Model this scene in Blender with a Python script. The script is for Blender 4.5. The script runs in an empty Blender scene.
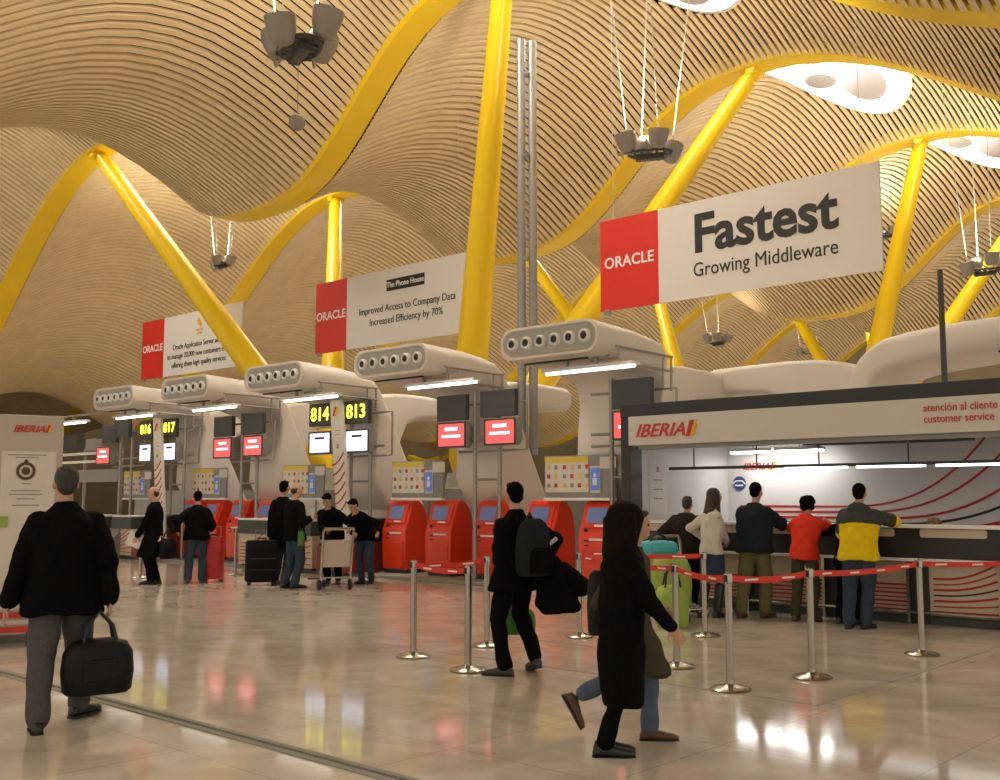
import bpy, bmesh, math, random
from mathutils import Vector, Matrix
random.seed(7)
PI = math.pi
V = Vector
SC = bpy.context.scene
COL = SC.collection

# ------------------------------------------------------------------ materials
def mat(name, col, rough=.5, metal=0., var=.08, scale=8., emit=0., ecol=None, spec=.5, bump=0., bscale=60.):
    m = bpy.data.materials.new(name); m.use_nodes = True
    nt = m.node_tree; n = nt.nodes; l = nt.links
    b = n['Principled BSDF']
    b.inputs['Roughness'].default_value = rough
    b.inputs['Metallic'].default_value = metal
    b.inputs['Specular IOR Level'].default_value = spec
    tc = n.new('ShaderNodeTexCoord'); no = n.new('ShaderNodeTexNoise')
    no.inputs['Scale'].default_value = scale; no.inputs['Detail'].default_value = 3
    l.new(tc.outputs['Object'], no.inputs['Vector'])
    mx = n.new('ShaderNodeMix'); mx.data_type = 'RGBA'
    c1 = [max(0, c * (1 - var)) for c in col]; c2 = [min(1, c * (1 + var)) for c in col]
    mx.inputs[6].default_value = (*c1, 1); mx.inputs[7].default_value = (*c2, 1)
    l.new(no.outputs['Fac'], mx.inputs[0]); l.new(mx.outputs[2], b.inputs['Base Color'])
    if emit:
        b.inputs['Emission Color'].default_value = (*(ecol or col), 1)
        b.inputs['Emission Strength'].default_value = emit
    if bump:
        n2 = n.new('ShaderNodeTexNoise'); n2.inputs['Scale'].default_value = bscale; n2.inputs['Detail'].default_value = 4
        l.new(tc.outputs['Object'], n2.inputs['Vector'])
        bp = n.new('ShaderNodeBump'); bp.inputs['Strength'].default_value = bump; bp.inputs['Distance'].default_value = .02
        l.new(n2.outputs['Fac'], bp.inputs['Height']); l.new(bp.outputs['Normal'], b.inputs['Normal'])
    return m

M = {}
M['slat'] = mat('bamboo', (.74, .57, .33), .5, var=.14, scale=1.3)
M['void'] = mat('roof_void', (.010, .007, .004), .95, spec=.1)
M['yellow'] = mat('yellow_paint', (.86, .58, .004), .35, var=.05, scale=2)
M['white'] = mat('white_laminate', (.62, .58, .52), .45, var=.03, scale=3)
M['canopy'] = mat('canopy_white', (.74, .675, .60), .5, var=.04, scale=2)
M['facegrey'] = mat('face_grey', (.42, .40, .37), .5)
M['black'] = mat('black', (.012, .012, .012), .5)
M['darkgrey'] = mat('dark_grey', (.05, .05, .048), .5)
M['grey'] = mat('mid_grey', (.28, .27, .25), .5)
M['concrete'] = mat('concrete', (.30, .28, .24), .8, var=.15, scale=4)
M['metal'] = mat('brushed_metal', (.40, .37, .32), .24, 1., var=.05)
M['duct'] = mat('duct_metal', (.30, .30, .31), .42, .6, var=.06)
M['pipe'] = mat('pipe_metal', (.34, .32, .29), .4, .6)
M['wallbrown'] = mat('wall_brown', (.26, .20, .11), .7, var=.2, scale=.6)
M['red'] = mat('kiosk_red', (.80, .045, .008), .32, var=.05)
M['oraclered'] = mat('banner_red', (.60, .020, .009), .6, var=.05)
M['banner'] = mat('banner_white', (.74, .70, .66), .7, var=.02)
M['ink'] = mat('black_ink', (.015, .014, .013), .6)
M['redink'] = mat('red_ink', (.60, .03, .015), .5)
M['stripe'] = mat('stripe_red', (.45, .012, .014), .5)
M['gold'] = mat('gold_ink', (.85, .42, .01), .5)
M['whiteink'] = mat('white_ink', (.85, .83, .80), .6)
M['skydiff'] = mat('skylight_glow', (1, .98, .95), .6, emit=32., ecol=(1, .97, .92))
M['collar'] = mat('skylight_collar', (.85, .82, .76), .6)
M['disc'] = mat('reflector', (.55, .52, .54), .5, var=.1, scale=14)
M['tube'] = mat('fluorescent', (1, 1, 1), .5, emit=6., ecol=(1, .97, .90))
M['tubeb'] = mat('booth_tube', (1, 1, 1), .5, emit=6., ecol=(1, .97, .92))
M['tubec'] = mat('booth_ceiling_tube', (1, 1, 1), .5, emit=30., ecol=(1, .97, .92))
M['scr_red'] = mat('screen_red', (.8, .08, .08), .3, emit=1.1, ecol=(1., .10, .10))
M['scr_txt'] = mat('screen_text', (1, .7, .75), .3, emit=2.2, ecol=(1, .72, .78))
M['scr_lav'] = mat('screen_lavender', (.7, .75, .95), .3, emit=1.3, ecol=(.66, .74, 1.))
M['scr_blue'] = mat('screen_blue', (.10, .12, .24), .25, emit=.16, ecol=(.35, .42, .75))
M['led'] = mat('led_yellow', (.9, .9, .1), .4, emit=2.6, ecol=(1, .93, .06))
M['glowblue'] = mat('sign_blue', (.1, .2, .6), .4, emit=.25, ecol=(.10, .22, .7))
M['blue'] = mat('blue_ink', (.02, .05, .20), .5)
M['boardyel'] = mat('board_yellow', (.75, .55, .06), .5)
M['boardwhite'] = mat('board_white', (.72, .66, .58), .5)
M['boothdark'] = mat('booth_dark', (.022, .024, .022), .45, var=.3, scale=60)
M['boothwhite'] = mat('booth_fascia', (.66, .62, .55), .45, var=.03)
M['boothwall'] = mat('booth_wall', (.64, .62, .61), .5, var=.03)
M['countbeige'] = mat('counter_beige', (.60, .50, .38), .45, var=.05)
M['brownred'] = mat('belt_side_red', (.20, .022, .02), .45)
M['beltred'] = mat('belt_red', (.70, .035, .02), .6)
M['lampgrey'] = mat('lamp_grey', (.30, .27, .24), .45, .3)
M['cable'] = mat('cable', (.62, .60, .56), .5)
M['lens'] = mat('lamp_lens', (.9, .85, .7), .3, emit=3., ecol=(1, .86, .6))
M['skin'] = mat('skin', (.52, .29, .19), .55, var=.06)
M['skin2'] = mat('skin_ruddy', (.60, .34, .23), .55, var=.06)
M['eye'] = mat('eye', (.03, .02, .015), .2)
def cloth(name, c, rough=.85, bump=.25): return mat(name, c, rough, var=.18, scale=14, bump=bump, bscale=90, spec=.06)
M['blackcloth'] = cloth('black_wool', (.0045, .0042, .0045))
M['navy'] = cloth('navy_nylon', (.017, .024, .030))
M['jeans'] = cloth('blue_denim', (.040, .058, .085))
M['bluejeans'] = cloth('faded_denim', (.10, .13, .19))
M['greytrouser'] = mat('grey_tweed', (.085, .082, .080), .9, var=.75, scale=160, spec=.2)
M['khaki'] = cloth('khaki', (.150, .135, .060))
M['olive'] = cloth('olive_dark', (.055, .055, .030))
M['packgrey'] = cloth('pack_grey', (.018, .020, .022))
M['cream'] = cloth('cream_knit', (.66, .60, .52))
M['vestred'] = cloth('red_vest', (.72, .045, .022), .6)
M['jackyel'] = cloth('yellow_shell', (.80, .56, .012), .6)
M['jackgrey'] = cloth('grey_yoke', (.060, .062, .058))
M['browncoat'] = cloth('brown_grey_wool', (.070, .058, .042))
M['darkbrown'] = cloth('dark_brown', (.030, .023, .017))
M['shoe'] = mat('black_leather', (.012, .011, .011), .35)
M['shoebrown'] = mat('brown_leather', (.10, .045, .018), .45)
M['shoegrey'] = mat('trainer_grey', (.045, .043, .042), .6)
M['hairblack'] = mat('hair_black', (.005, .004, .0035), .9, spec=.05, var=.4, scale=40, bump=.5, bscale=70)
M['hairbrown'] = mat('hair_brown', (.035, .017, .009), .5, var=.4, scale=40, bump=.5, bscale=70)
M['hairdark'] = mat('hair_dark_brown', (.008, .005, .004), .8, var=.5, scale=40, bump=.8, bscale=45, spec=.1)
M['hairgrey'] = mat('hair_grey', (.034, .028, .023), .6, var=.4, scale=40, bump=.5, bscale=70)
M['hairginger'] = mat('hair_light_brown', (.22, .12, .05), .6, var=.3, scale=40)
M['paper'] = mat('paper', (.75, .70, .68), .7)
M['suitred'] = mat('suitcase_red', (.40, .010, .010), .4)
M['suitblack'] = mat('suitcase_black', (.007, .0065, .008), .7, spec=.15)
M['leather'] = mat('bag_leather', (.006, .0055, .0055), .5, bump=.3, spec=.25)
M['green'] = mat('green_bag', (.30, .42, .07), .6, var=.3, scale=9)
M['limeplastic'] = mat('green_plastic', (.06, .22, .02), .5)
M['cyan'] = mat('cyan_bag', (.06, .42, .50), .5)
M['poster'] = mat('totem_white', (.52, .44, .38), .55, var=.03)

# --------------------------------------------------------------- mesh builder
class MB:
    def __init__(s): s.v = []; s.f = []; s.m = []
    def add(s, vs, fs, mi=0):
        b = len(s.v); s.v += [tuple(p) for p in vs]; s.f += [tuple(b + i for i in f) for f in fs]; s.m += [mi] * len(fs); return s
    def box(s, c, d, rot=None, mi=0):
        c = V(c); x, y, z = d[0] / 2, d[1] / 2, d[2] / 2
        vs = [V((a * x, b * y, e * z)) for e in (-1, 1) for a, b in ((-1, -1), (1, -1), (1, 1), (-1, 1))]
        if rot is not None: vs = [rot @ p for p in vs]
        return s.add([c + p for p in vs], [(3, 2, 1, 0), (4, 5, 6, 7), (0, 1, 5, 4), (1, 2, 6, 5), (2, 3, 7, 6), (3, 0, 4, 7)], mi)
    def loft(s, rings, mi=0, cap=True):
        n = len(rings[0]); vs = [p for r in rings for p in r]; fs = []
        for k in range(len(rings) - 1):
            for i in range(n):
                j = (i + 1) % n
                fs.append((k * n + i, k * n + j, (k + 1) * n + j, (k + 1) * n + i))
        if cap:
            fs.append(tuple(reversed(range(n)))); fs.append(tuple((len(rings) - 1) * n + i for i in range(n)))
        return s.add(vs, fs, mi)
    def cone(s, p0, p1, r0, r1=None, n=12, mi=0, cap=True):
        r1 = r0 if r1 is None else r1
        p0, p1 = V(p0), V(p1); a, b = frame((p1 - p0).normalized())
        return s.loft([circ(p0, a, b, r0, r0, n), circ(p1, a, b, r1, r1, n)], mi, cap)
    def capsule(s, p0, p1, r0, r1=None, n=12, mi=0):
        r1 = r0 if r1 is None else r1
        p0, p1 = V(p0), V(p1); d = p1 - p0
        d = d.normalized() if d.length > 1e-6 else V((0, 0, 1)); a, b = frame(d); R = []
        for t in (-80, -50, -20): R.append(circ(p0 + d * r0 * math.sin(math.radians(t)), a, b, r0 * math.cos(math.radians(t)), None, n))
        for t in (0, 25, 50, 80): R.append(circ(p1 + d * r1 * math.sin(math.radians(t)), a, b, r1 * math.cos(math.radians(t)), None, n))
        return s.loft(R, mi)
    def ell(s, c, r, rot=None, n=16, k=10, mi=0):
        c = V(c); R = []
        for i in range(k + 1):
            t = -PI / 2 + PI * (i / k) * .998 + .003
            ring = [V((r[0] * math.cos(t) * math.cos(2 * PI * j / n), r[1] * math.cos(t) * math.sin(2 * PI * j / n), r[2] * math.sin(t))) for j in range(n)]
            R.append([c + (rot @ p if rot is not None else p) for p in ring])
        return s.loft(R, mi)
    def tube(s, pts, r, n=8, mi=0, closed=False):
        pts = [V(p) for p in pts]; R = []; up = None
        N = len(pts)
        for i, p in enumerate(pts):
            if closed: d = pts[(i + 1) % N] - pts[i - 1]
            else: d = pts[min(i + 1, N - 1)] - pts[max(i - 1, 0)]
            d.normalize()
            if up is None: up, b = frame(d)
            up = (up - d * up.dot(d)).normalized(); b = d.cross(up)
            rr = r[i] if isinstance(r, (list, tuple)) else r
            R.append(circ(p, up, b, rr, rr, n))
        if closed: R.append(R[0]); return s.loft(R, mi, cap=False)
        return s.loft(R, mi)
    def prism(s, poly, x0, x1, mi=0):                                # polygon in (y,z) swept along x
        n = len(poly); vs = [V((x0, p[0], p[1])) for p in poly] + [V((x1, p[0], p[1])) for p in poly]
        fs = [(i, (i + 1) % n, n + (i + 1) % n, n + i) for i in range(n)] + [tuple(reversed(range(n))), tuple(range(n, 2 * n))]
        return s.add(vs, fs, mi)
    def plate(s, poly, y, t, mi=0):                                  # polygon in (x,z), thickness t toward -y
        n = len(poly); vs = [V((p[0], y, p[1])) for p in poly] + [V((p[0], y - t, p[1])) for p in poly]
        fs = [(i, (i + 1) % n, n + (i + 1) % n, n + i) for i in range(n)] + [tuple(reversed(range(n))), tuple(range(n, 2 * n))]
        return s.add(vs, fs, mi)
    def ribbon(s, pts, w, y, t, mi=0):                               # band along points in (x,z), on plane y
        L = []; Rr = []
        for i, p in enumerate(pts):
            a = pts[max(i - 1, 0)]; b = pts[min(i + 1, len(pts) - 1)]
            d = V((b[0] - a[0], 0, b[1] - a[1])).normalized(); nrm = V((-d.z, 0, d.x)) * (w / 2)
            c = V((p[0], y, p[1])); L.append(c + nrm); Rr.append(c - nrm)
        rings = [[L[i], Rr[i], Rr[i] - V((0, t, 0)), L[i] - V((0, t, 0))] for i in range(len(pts))]
        return s.loft(rings, mi)
    def mesh(s, name, mats):
        me = bpy.data.meshes.new(name); me.from_pydata(s.v, [], s.f)
        for m_ in (mats if isinstance(mats, (list, tuple)) else [mats]): me.materials.append(M[m_] if isinstance(m_, str) else m_)
        me.polygons.foreach_set('material_index', s.m); me.update()
        bm = bmesh.new(); bm.from_mesh(me); bmesh.ops.recalc_face_normals(bm, faces=bm.faces); bm.to_mesh(me); bm.free()
        return me
    def build(s, name, mats, parent=None, loc=(0, 0, 0), rot=None, smooth=None, bevel=0., seg=2):
        o = bpy.data.objects.new(name, s.mesh(name, mats)); COL.objects.link(o)
        o.parent = parent; o.location = loc
        if rot is not None: o.rotation_euler = rot
        if smooth is not None: shade(o.data, smooth)
        if bevel:
            b = o.modifiers.new('bevel', 'BEVEL'); b.width = bevel; b.segments = seg; b.limit_method = 'ANGLE'; b.angle_limit = .7
        return o

def shade(me, ang):
    me.polygons.foreach_set('use_smooth', [True] * len(me.polygons))
    if ang < 180:
        bm = bmesh.new(); bm.from_mesh(me); a = math.radians(ang)
        for e in bm.edges:
            if len(e.link_faces) == 2 and e.calc_face_angle(0) > a: e.smooth = False
        bm.to_mesh(me); bm.free()
def frame(d):
    r = V((0, 0, 1)) if abs(d.z) < .95 else V((0, 1, 0))
    a = r.cross(d).normalized(); return a, d.cross(a)
def circ(c, a, b, ra, rb=None, n=12):
    rb = ra if rb is None else rb
    return [c + a * (ra * math.cos(2 * PI * i / n)) + b * (rb * math.sin(2 * PI * i / n)) for i in range(n)]
def rrect(w, h, r, n=5):
    P = []
    for cx, cy, a0 in ((w / 2 - r, h / 2 - r, 0), (-w / 2 + r, h / 2 - r, 90), (-w / 2 + r, -h / 2 + r, 180), (w / 2 - r, -h / 2 + r, 270)):
        for k in range(n + 1):
            a = math.radians(a0 + 90 * k / n); P.append((cx + r * math.cos(a), cy + r * math.sin(a)))
    return P

def thing(name, label, cat, loc=(0, 0, 0), rotz=0., group=None):
    o = bpy.data.objects.new(name, None); COL.objects.link(o)
    o.empty_display_size = .2; o.location = loc; o.rotation_euler = (0, 0, rotz)
    return tag(o, label, cat, group)
def tag(o, label, cat, group=None, kind='thing'):
    o['label'] = label; o['category'] = cat; o['kind'] = kind
    if group: o['group'] = group
    return o
def struct(o): o['kind'] = 'structure'; return o
def dup(root, loc, rotz, label, group=None):
    r = root.copy(); COL.objects.link(r); r.location = loc; r.rotation_euler = (0, 0, rotz); r['label'] = label
    if group: r['group'] = group
    for ch in list(root.children):
        c = ch.copy(); COL.objects.link(c); c.parent = r
        for g in list(ch.children):
            d = g.copy(); COL.objects.link(d); d.parent = c
    return r
def text(name, body, size, m, parent, loc, rot=(PI / 2, 0, 0), bold=0., shear=0., align='CENTER', depth=.003, sx=1., space=1., line=1.):
    c = bpy.data.curves.new(name, 'FONT'); c.body = body; c.size = size; c.align_x = align; c.align_y = 'CENTER'
    c.offset = bold; c.shear = shear; c.extrude = depth; c.resolution_u = 3; c.space_character = space; c.space_line = line
    t = bpy.data.objects.new('tmp', c); COL.objects.link(t)
    me = bpy.data.meshes.new_from_object(t.evaluated_get(bpy.context.evaluated_depsgraph_get()))
    bpy.data.objects.remove(t); bpy.data.curves.remove(c)
    me.materials.clear(); me.materials.append(M[m])
    o = bpy.data.objects.new(name, me); COL.objects.link(o); o.parent = parent; o.location = loc; o.rotation_euler = rot; o.scale = (sx, 1, 1)
    return o
def iberia_mark(parent, loc, h, rot=(PI / 2, 0, 0), bold=.02):
    """slanted red word and the two-tone striped emblem behind it"""
    t = text('lettering', 'IBERIA', h * 1.38, 'redink', parent, loc, rot, bold=bold * h, shear=.35, align='LEFT', sx=1.12, depth=.006)
    w = max(v.co.x for v in t.data.vertices) * 1.12
    a = Matrix.Rotation(rot[2], 3, 'Z')
    mb = MB()
    for k, (x0, mi) in enumerate(((.02, 0), (.30, 1))):
        q = [(x0 * h, -.5 * h), (x0 * h + .34 * h, -.5 * h), (x0 * h + .74 * h, .66 * h), (x0 * h + .38 * h, .66 * h)]
        mb.plate(q, 0, .006, mi)
    for zc in (-.2, .3):
        q = [(.62 * h + .3 * h * zc + .32 * h * math.cos(t_), zc * h + .30 * h * math.sin(t_)) for t_ in [(-90 + 18 * i) * PI / 180 for i in range(11)]]
        mb.plate(q, .002, .005, 1)
    off = a @ V((w + .03 * h, 0, 0))
    mb.build('emblem', ['redink', 'gold'], parent, V(loc) + off, (0, 0, rot[2]))
    return w

# ------------------------------------------------------------------- ceiling
LAM = 18.7
def W(X, Y):
    """underside of the yellow roof waves: crests every 18.8 m, the wave near the outer end dips lower"""
    xc = -13.6 + .13 * (Y - 25.7); xe = xc - LAM
    xl = xc - .075 * max(0, min(9.5, 25.7 - Y))          # crests broaden toward the outer beams
    if X > xc: return 11.05 + 2.45 * math.cos(min(2 * PI, PI * (X - xc) / 11.9))
    if X > xl: return 13.5
    if X >= xe:
        th = 2 * PI * (X - xl) / (xl - xe)
        return 11.5 + 2.0 * (math.cos(th) - .08 * math.cos(3 * th)) / .92
    th = PI * (xe - X) / 16.
    return 9.2 + 4.3 * math.cos(th)
RIB0 = 16.7; BAY = 9.
def vault(Y):
    t = min(1., max(0., ((((Y - RIB0) / BAY) % 1.) * BAY - .42) / (BAY - .84)))
    return 1.6 * math.sin(PI * t) ** .95
def ceil_z(X, Y): return W(X, Y) + vault(Y)
RIBS = [RIB0 + BAY * k for k in range(-2, 7)]
SKY = []
for kb in range(-1, 6):
    yc = RIB0 + BAY * (kb + .5)
    for n_ in (0, -1):
        if kb == 0: yc -= .5
        SKY.append((-13.6 + .13 * (yc - 25.7) + n_ * LAM + (.2 if kb == 0 else -.5), yc))
        if kb == 0: yc += .5
SA, SB = 3.05, 1.7
def build_ceiling():
    # arc-length stations across the wave at Y = 25.7, sheared along Y
    xs = []; x = -78.
    while x < 14.:
        g = (W(x + .05, 25.7) - W(x - .05, 25.7)) / .1
        xs.append(x); x += .20 / math.sqrt(1 + g * g)
    mb = MB(); v = mb.v; f = mb.f; mi = mb.m
    ys = []
    for y0, y1 in zip(RIBS[:-1], RIBS[1:]):
        nseg = 10 if y0 < 40 else 6
        segs = [y0 + .40 + (y1 - y0 - .80) * k / nseg for k in range(nseg + 1)]
        for i, xa in enumerate(xs[:-1]):
            wd = (xs[i + 1] - xa) * .58
            sh = .13 * (.5 * (y0 + y1) - 25.7)
            hole = None
            for (sx_, sy_) in SKY:
                if abs(sy_ - .5 * (y0 + y1)) < 2:
                    q = 1 - ((xa + wd / 2 + sh - sx_) / (SB * .985)) ** 2
                    if q > 0: hole = (sy_ - SA * math.sqrt(q), sy_ + SA * math.sqrt(q))
            runs = [segs]
            if hole:
                runs = [[s for s in segs if s < hole[0] - .05] + [hole[0]], [hole[1]] + [s for s in segs if s > hole[1] + .05]]
            for run in runs:
                b = len(v)
                for y in run:
                    s2 = .13 * (y - 25.7)
                    z0 = ceil_z(xa + s2, min(max(y, y0 + 1e-4), y1 - 1e-4)); z1 = ceil_z(xa + wd + s2, min(max(y, y0 + 1e-4), y1 - 1e-4))
                    v += [(xa + s2, y, z0), (xa + wd + s2, y, z1), (xa + wd + s2, y, z1 + .07), (xa + s2, y, z0 + .07)]
                for k in range(len(run) - 1):
                    a = b + 4 * k; c = a + 4
                    f += [(a, a + 1, c + 1, c), (a + 1, a + 2, c + 2, c + 1), (a + 3, a, c, c + 3)]; mi += [0, 0, 0]
        # dark void lining above the slats
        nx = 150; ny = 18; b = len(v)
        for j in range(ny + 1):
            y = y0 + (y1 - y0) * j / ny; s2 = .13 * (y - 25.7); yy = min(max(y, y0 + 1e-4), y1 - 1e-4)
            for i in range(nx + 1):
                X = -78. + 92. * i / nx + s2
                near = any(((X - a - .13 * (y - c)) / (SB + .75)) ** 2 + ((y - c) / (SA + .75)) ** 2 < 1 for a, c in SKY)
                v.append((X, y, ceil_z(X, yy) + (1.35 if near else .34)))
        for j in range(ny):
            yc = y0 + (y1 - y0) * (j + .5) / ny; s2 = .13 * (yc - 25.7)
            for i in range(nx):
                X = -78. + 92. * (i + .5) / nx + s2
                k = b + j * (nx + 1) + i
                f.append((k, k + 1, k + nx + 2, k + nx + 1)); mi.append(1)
    me = bpy.data.meshes.new('ceiling'); me.from_pydata(v, [], f)
    me.materials.append(M['slat']); me.materials.append(M['void'])
    me.polygons.foreach_set('material_index', mi); me.update()
    o = bpy.data.objects.new('ceiling', me); COL.objects.link(o); struct(o)
build_ceiling()

ORD = ['first', 'second', 'third', 'fourth', 'fifth', 'sixth', 'seventh', 'eighth', 'ninth', 'tenth', 'eleventh']
# yellow wave ribs
for k, Y in enumerate(RIBS):
    if Y < 7: continue
    R = []; x = -77.
    while x <= 13.:
        z = W(x, Y); g = (W(x + .05, Y) - W(x - .05, Y)) / .1
        n = V((-g, 0, 1)).normalized()
        hw, hd = .44, .42
        c = V((x, Y, z - .02)); u = V((0, 1, 0))
        R.append([c - u * hw * .82, c + u * hw * .82, c + u * hw + n * .08, c + u * hw + n * hd, c - u * hw + n * hd, c - u * hw + n * .08]); x += .6
    o = MB().loft(R).build('roof_rib', 'yellow', smooth=40)
    tag(o, f'yellow wavy roof beam, {ORD[k - 1]} one counting back into the hall', 'roof beam', 'yellow wavy roof beams')

# skylights
sky_lab = {(0, 0): 'oval skylight partly cut by the top of the photo between first two full beams'}
for i, (sx_, sy_) in enumerate(SKY):
    if sy_ < 10: continue
    zc = ceil_z(sx_, sy_)
    t = thing('skylight', f'oval skylight in the {"nearer" if i % 2 == 0 else "farther"} roof crest, {ORD[i // 2]} between beams going back', 'skylight', (sx_, sy_, zc), 0, 'oval skylights')
    rings = []
    for h, grow in ((0., 1.), (1.0, .92), (1.0, .86), (.02, .955)):
        ring = []
        for q in range(40):
            a = 2 * PI * q / 40; Y = sy_ + SA * math.sin(a); X = sx_ + SB * math.cos(a) + .13 * (Y - sy_)
            base = ceil_z(X, Y) - zc if h < .5 else 0
            ring.append(V((SB * grow * math.cos(a) + .13 * SA * grow * math.sin(a), SA * grow * math.sin(a), base + h)))
        rings.append(ring)
    MB().loft(rings + [rings[0]], cap=False).build('collar', 'collar', t, smooth=50)
    MB().loft([[V((SB * .9 * math.cos(2 * PI * q / 40) + .117 * SA * math.sin(2 * PI * q / 40), SA * .9 * math.sin(2 * PI * q / 40), h)) for q in range(40)] for h in (.50, .58)]).build('diffuser', 'skydiff', t)
    for dx, dy, dz, r, tilt in ((-.35, -.7, .0, .72, .0), (.15, 1.35, -.35, .85, -.5), (-.85, .6, -.3, .5, -.15)):
        rot = Matrix.Rotation(tilt, 3, 'X') @ Matrix.Rotation(-tilt * .6, 3, 'Y')
        m = MB(); c = V((dx, dy, dz))
        m.loft([[c + rot @ V((rr * math.cos(2 * PI * q / 28), rr * math.sin(2 * PI * q / 28), hh)) for q in range(28)] for rr, hh in ((r * .8, -.03), (r, .03), (r, .06), (r * .8, .05))])
        for q in range(3): m.cone(c + rot @ V((r * .9 * math.cos(q * 2.1), r * .9 * math.sin(q * 2.1), .04)), c + V((r * .9 * math.cos(q * 2.1), r * .9 * math.sin(q * 2.1), .92 - dz)), .012, n=5)
        m.build('reflector_disc', 'disc', t, smooth=40)

# yellow V columns and their plinths
def column(foot, top, r0, r1, label):
    foot, top = V(foot), V(top)
    o = thing('roof_column', label, 'column', foot, 0, 'yellow leaning columns')
    d = top - foot; m = MB(); L = d.length; u = d.normalized(); a, b = frame(u)
    prof = [(-.012, .3), (0., .62), (.03, .92), (.08, 1.), (.3, .94), (.65, .72), (.9, .58), (.975, .54), (.98, .4)]
    m.loft([circ(u * (L * t), a, b, r0 * k * .88, None, 24) for t, k in prof])
    m.build('shaft', 'yellow', o, smooth=35)
    m = MB(); m.cone(u * (L * .97), u * (L * 1.0), r1 * .62, r1 * .62, 12); m.cone(d - V((0, .3, 0)), d + V((0, .3, 0)), .15, n=14)
    m.box(d + V((0, 0, .12)), (.3, .5, .3)); m.build('pin_joint', 'yellow', o, smooth=35)
    m = MB(); m.loft([circ(V((0, 0, z - foot.z)), V((1, 0, 0)), V((0, 1, 0)), r, None, 20) for z, r in ((0, .75), (foot.z * .6, .6), (foot.z - .02, .42))]); m.build('plinth', 'concrete', o, smooth=40)
    return o
def wtop(X, Y): return (X, Y, W(X, Y) - .05)
COLS = [
 ((-20.1, 20.4, 2.25), wtop(-15.2, 16.7), .50, .34, 'tall yellow column passing beside the twin grey ducts, cut by the top edge'),
 ((-20.7, 21.6, 2.3), wtop(-13.9, 25.7), .50, .34, 'yellow column leaning behind the big Fastest banner up to the bright skylight'),
 ((-26.05, 20.4, 2.5), wtop(-34.2, 16.7), .52, .34, 'yellow column slanting down across the farthest hanging banner'),
 ((-27.3, 21.6, 2.5), wtop(-32.5, 25.7), .50, .34, 'upright yellow column behind the middle hanging banner'),
 ((-17.2, 38.4, 2.3), wtop(-12.7, 34.7), .50, .34, 'yellow column just past the free edge of the big Fastest banner'),
 ((-18.0, 39.6, 2.3), wtop(-11.6, 43.7), .50, .34, 'yellow column above the booth sign at the edge of view'),
 ((-24.5, 38.4, 2.3), wtop(-31.1, 34.7), .50, .34, 'far yellow column seen between the ducts and the big Fastest banner'),
 ((-24.3, 39.6, 2.3), wtop(-29.8, 43.7), .50, .34, 'far yellow column showing below the red end of the big Fastest banner'),
 ((-23., 56.4, 2.3), wtop(-27.4, 52.7), .50, .34, 'distant yellow column hidden mostly by the big Fastest banner'),
 ((-23., 57.6, 2.3), wtop(-26.4, 61.7), .50, .34, 'most distant yellow column, above the white canopy behind the booth'),
]
for c in COLS: column(*c)

# -------------------------------------------------------------- floor, walls
def floor_mat():
    m = bpy.data.materials.new('polished_marble'); m.use_nodes = True
    nt = m.node_tree; n = nt.nodes; l = nt.links; b = n['Principled BSDF']
    tc = n.new('ShaderNodeTexCoord')
    n1 = n.new('ShaderNodeTexNoise'); n1.inputs['Scale'].default_value = 1.5; n1.inputs['Detail'].default_value = 7; n1.inputs['Distortion'].default_value = 1.2
    l.new(tc.outputs['Object'], n1.inputs['Vector'])
    r = n.new('ShaderNodeValToRGB'); r.color_ramp.elements[0].position = .32; r.color_ramp.elements[1].position = .7
    r.color_ramp.elements[0].color = (.56, .48, .385, 1); r.color_ramp.elements[1].color = (.79, .70, .58, 1)
    l.new(n1.outputs['Fac'], r.inputs['Fac'])
    br = n.new('ShaderNodeTexBrick'); br.offset = 0.; br.inputs['Scale'].default_value = 1.
    br.inputs['Brick Width'].default_value = 1.2; br.inputs['Row Height'].default_value = 1.2; br.inputs['Mortar Size'].default_value = .004
    br.inputs['Color1'].default_value = (1, 1, 1, 1); br.inputs['Color2'].default_value = (.93, .93, .93, 1); br.inputs['Mortar'].default_value = (.62, .6, .56, 1)
    l.new(tc.outputs['Object'], br.inputs['Vector'])
    mx = n.new('ShaderNodeMix'); mx.data_type = 'RGBA'; mx.blend_type = 'MULTIPLY'; mx.inputs[0].default_value = 1
    l.new(r.outputs['Color'], mx.inputs[6]); l.new(br.outputs['Color'], mx.inputs[7]); l.new(mx.outputs[2], b.inputs['Base Color'])
    b.inputs['Roughness'].default_value = .085; b.inputs['Specular IOR Level'].default_value = .55
    n2 = n.new('ShaderNodeTexNoise'); n2.inputs['Scale'].default_value = 2.2; n2.inputs['Detail'].default_value = 2
    l.new(tc.outputs['Object'], n2.inputs['Vector'])
    bp = n.new('ShaderNodeBump'); bp.inputs['Strength'].default_value = .005; bp.inputs['Distance'].default_value = .1
    l.new(n2.outputs['Fac'], bp.inputs['Height']); l.new(bp.outputs['Normal'], b.inputs['Normal'])
    return m
M['floor'] = floor_mat()
struct(MB().box((-32, 34, -.1), (96, 92, .2)).build('floor', 'floor'))
# metal expansion strip let into the floor
m = MB(); m.box((-8, 4.02, .002), (22, .05, .012)); m.box((-8, 4.11, .002), (22, .05, .012)); m.box((-8, 4.065, 0), (22, .05, .008), mi=1)
struct(m.build('trim_1', ['concrete', 'darkgrey']))
# dark inlay lines by the queue posts
m = MB(); m.box((-6.5, 7.64, .001), (5.4, .05, .004)); m.box((-3.75, 9.6, .001), (.05, 4.0, .004)); m.box((-6.2, 9.0, .001), (5., .04, .004))
struct(m.build('trim_2', 'concrete'))
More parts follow.
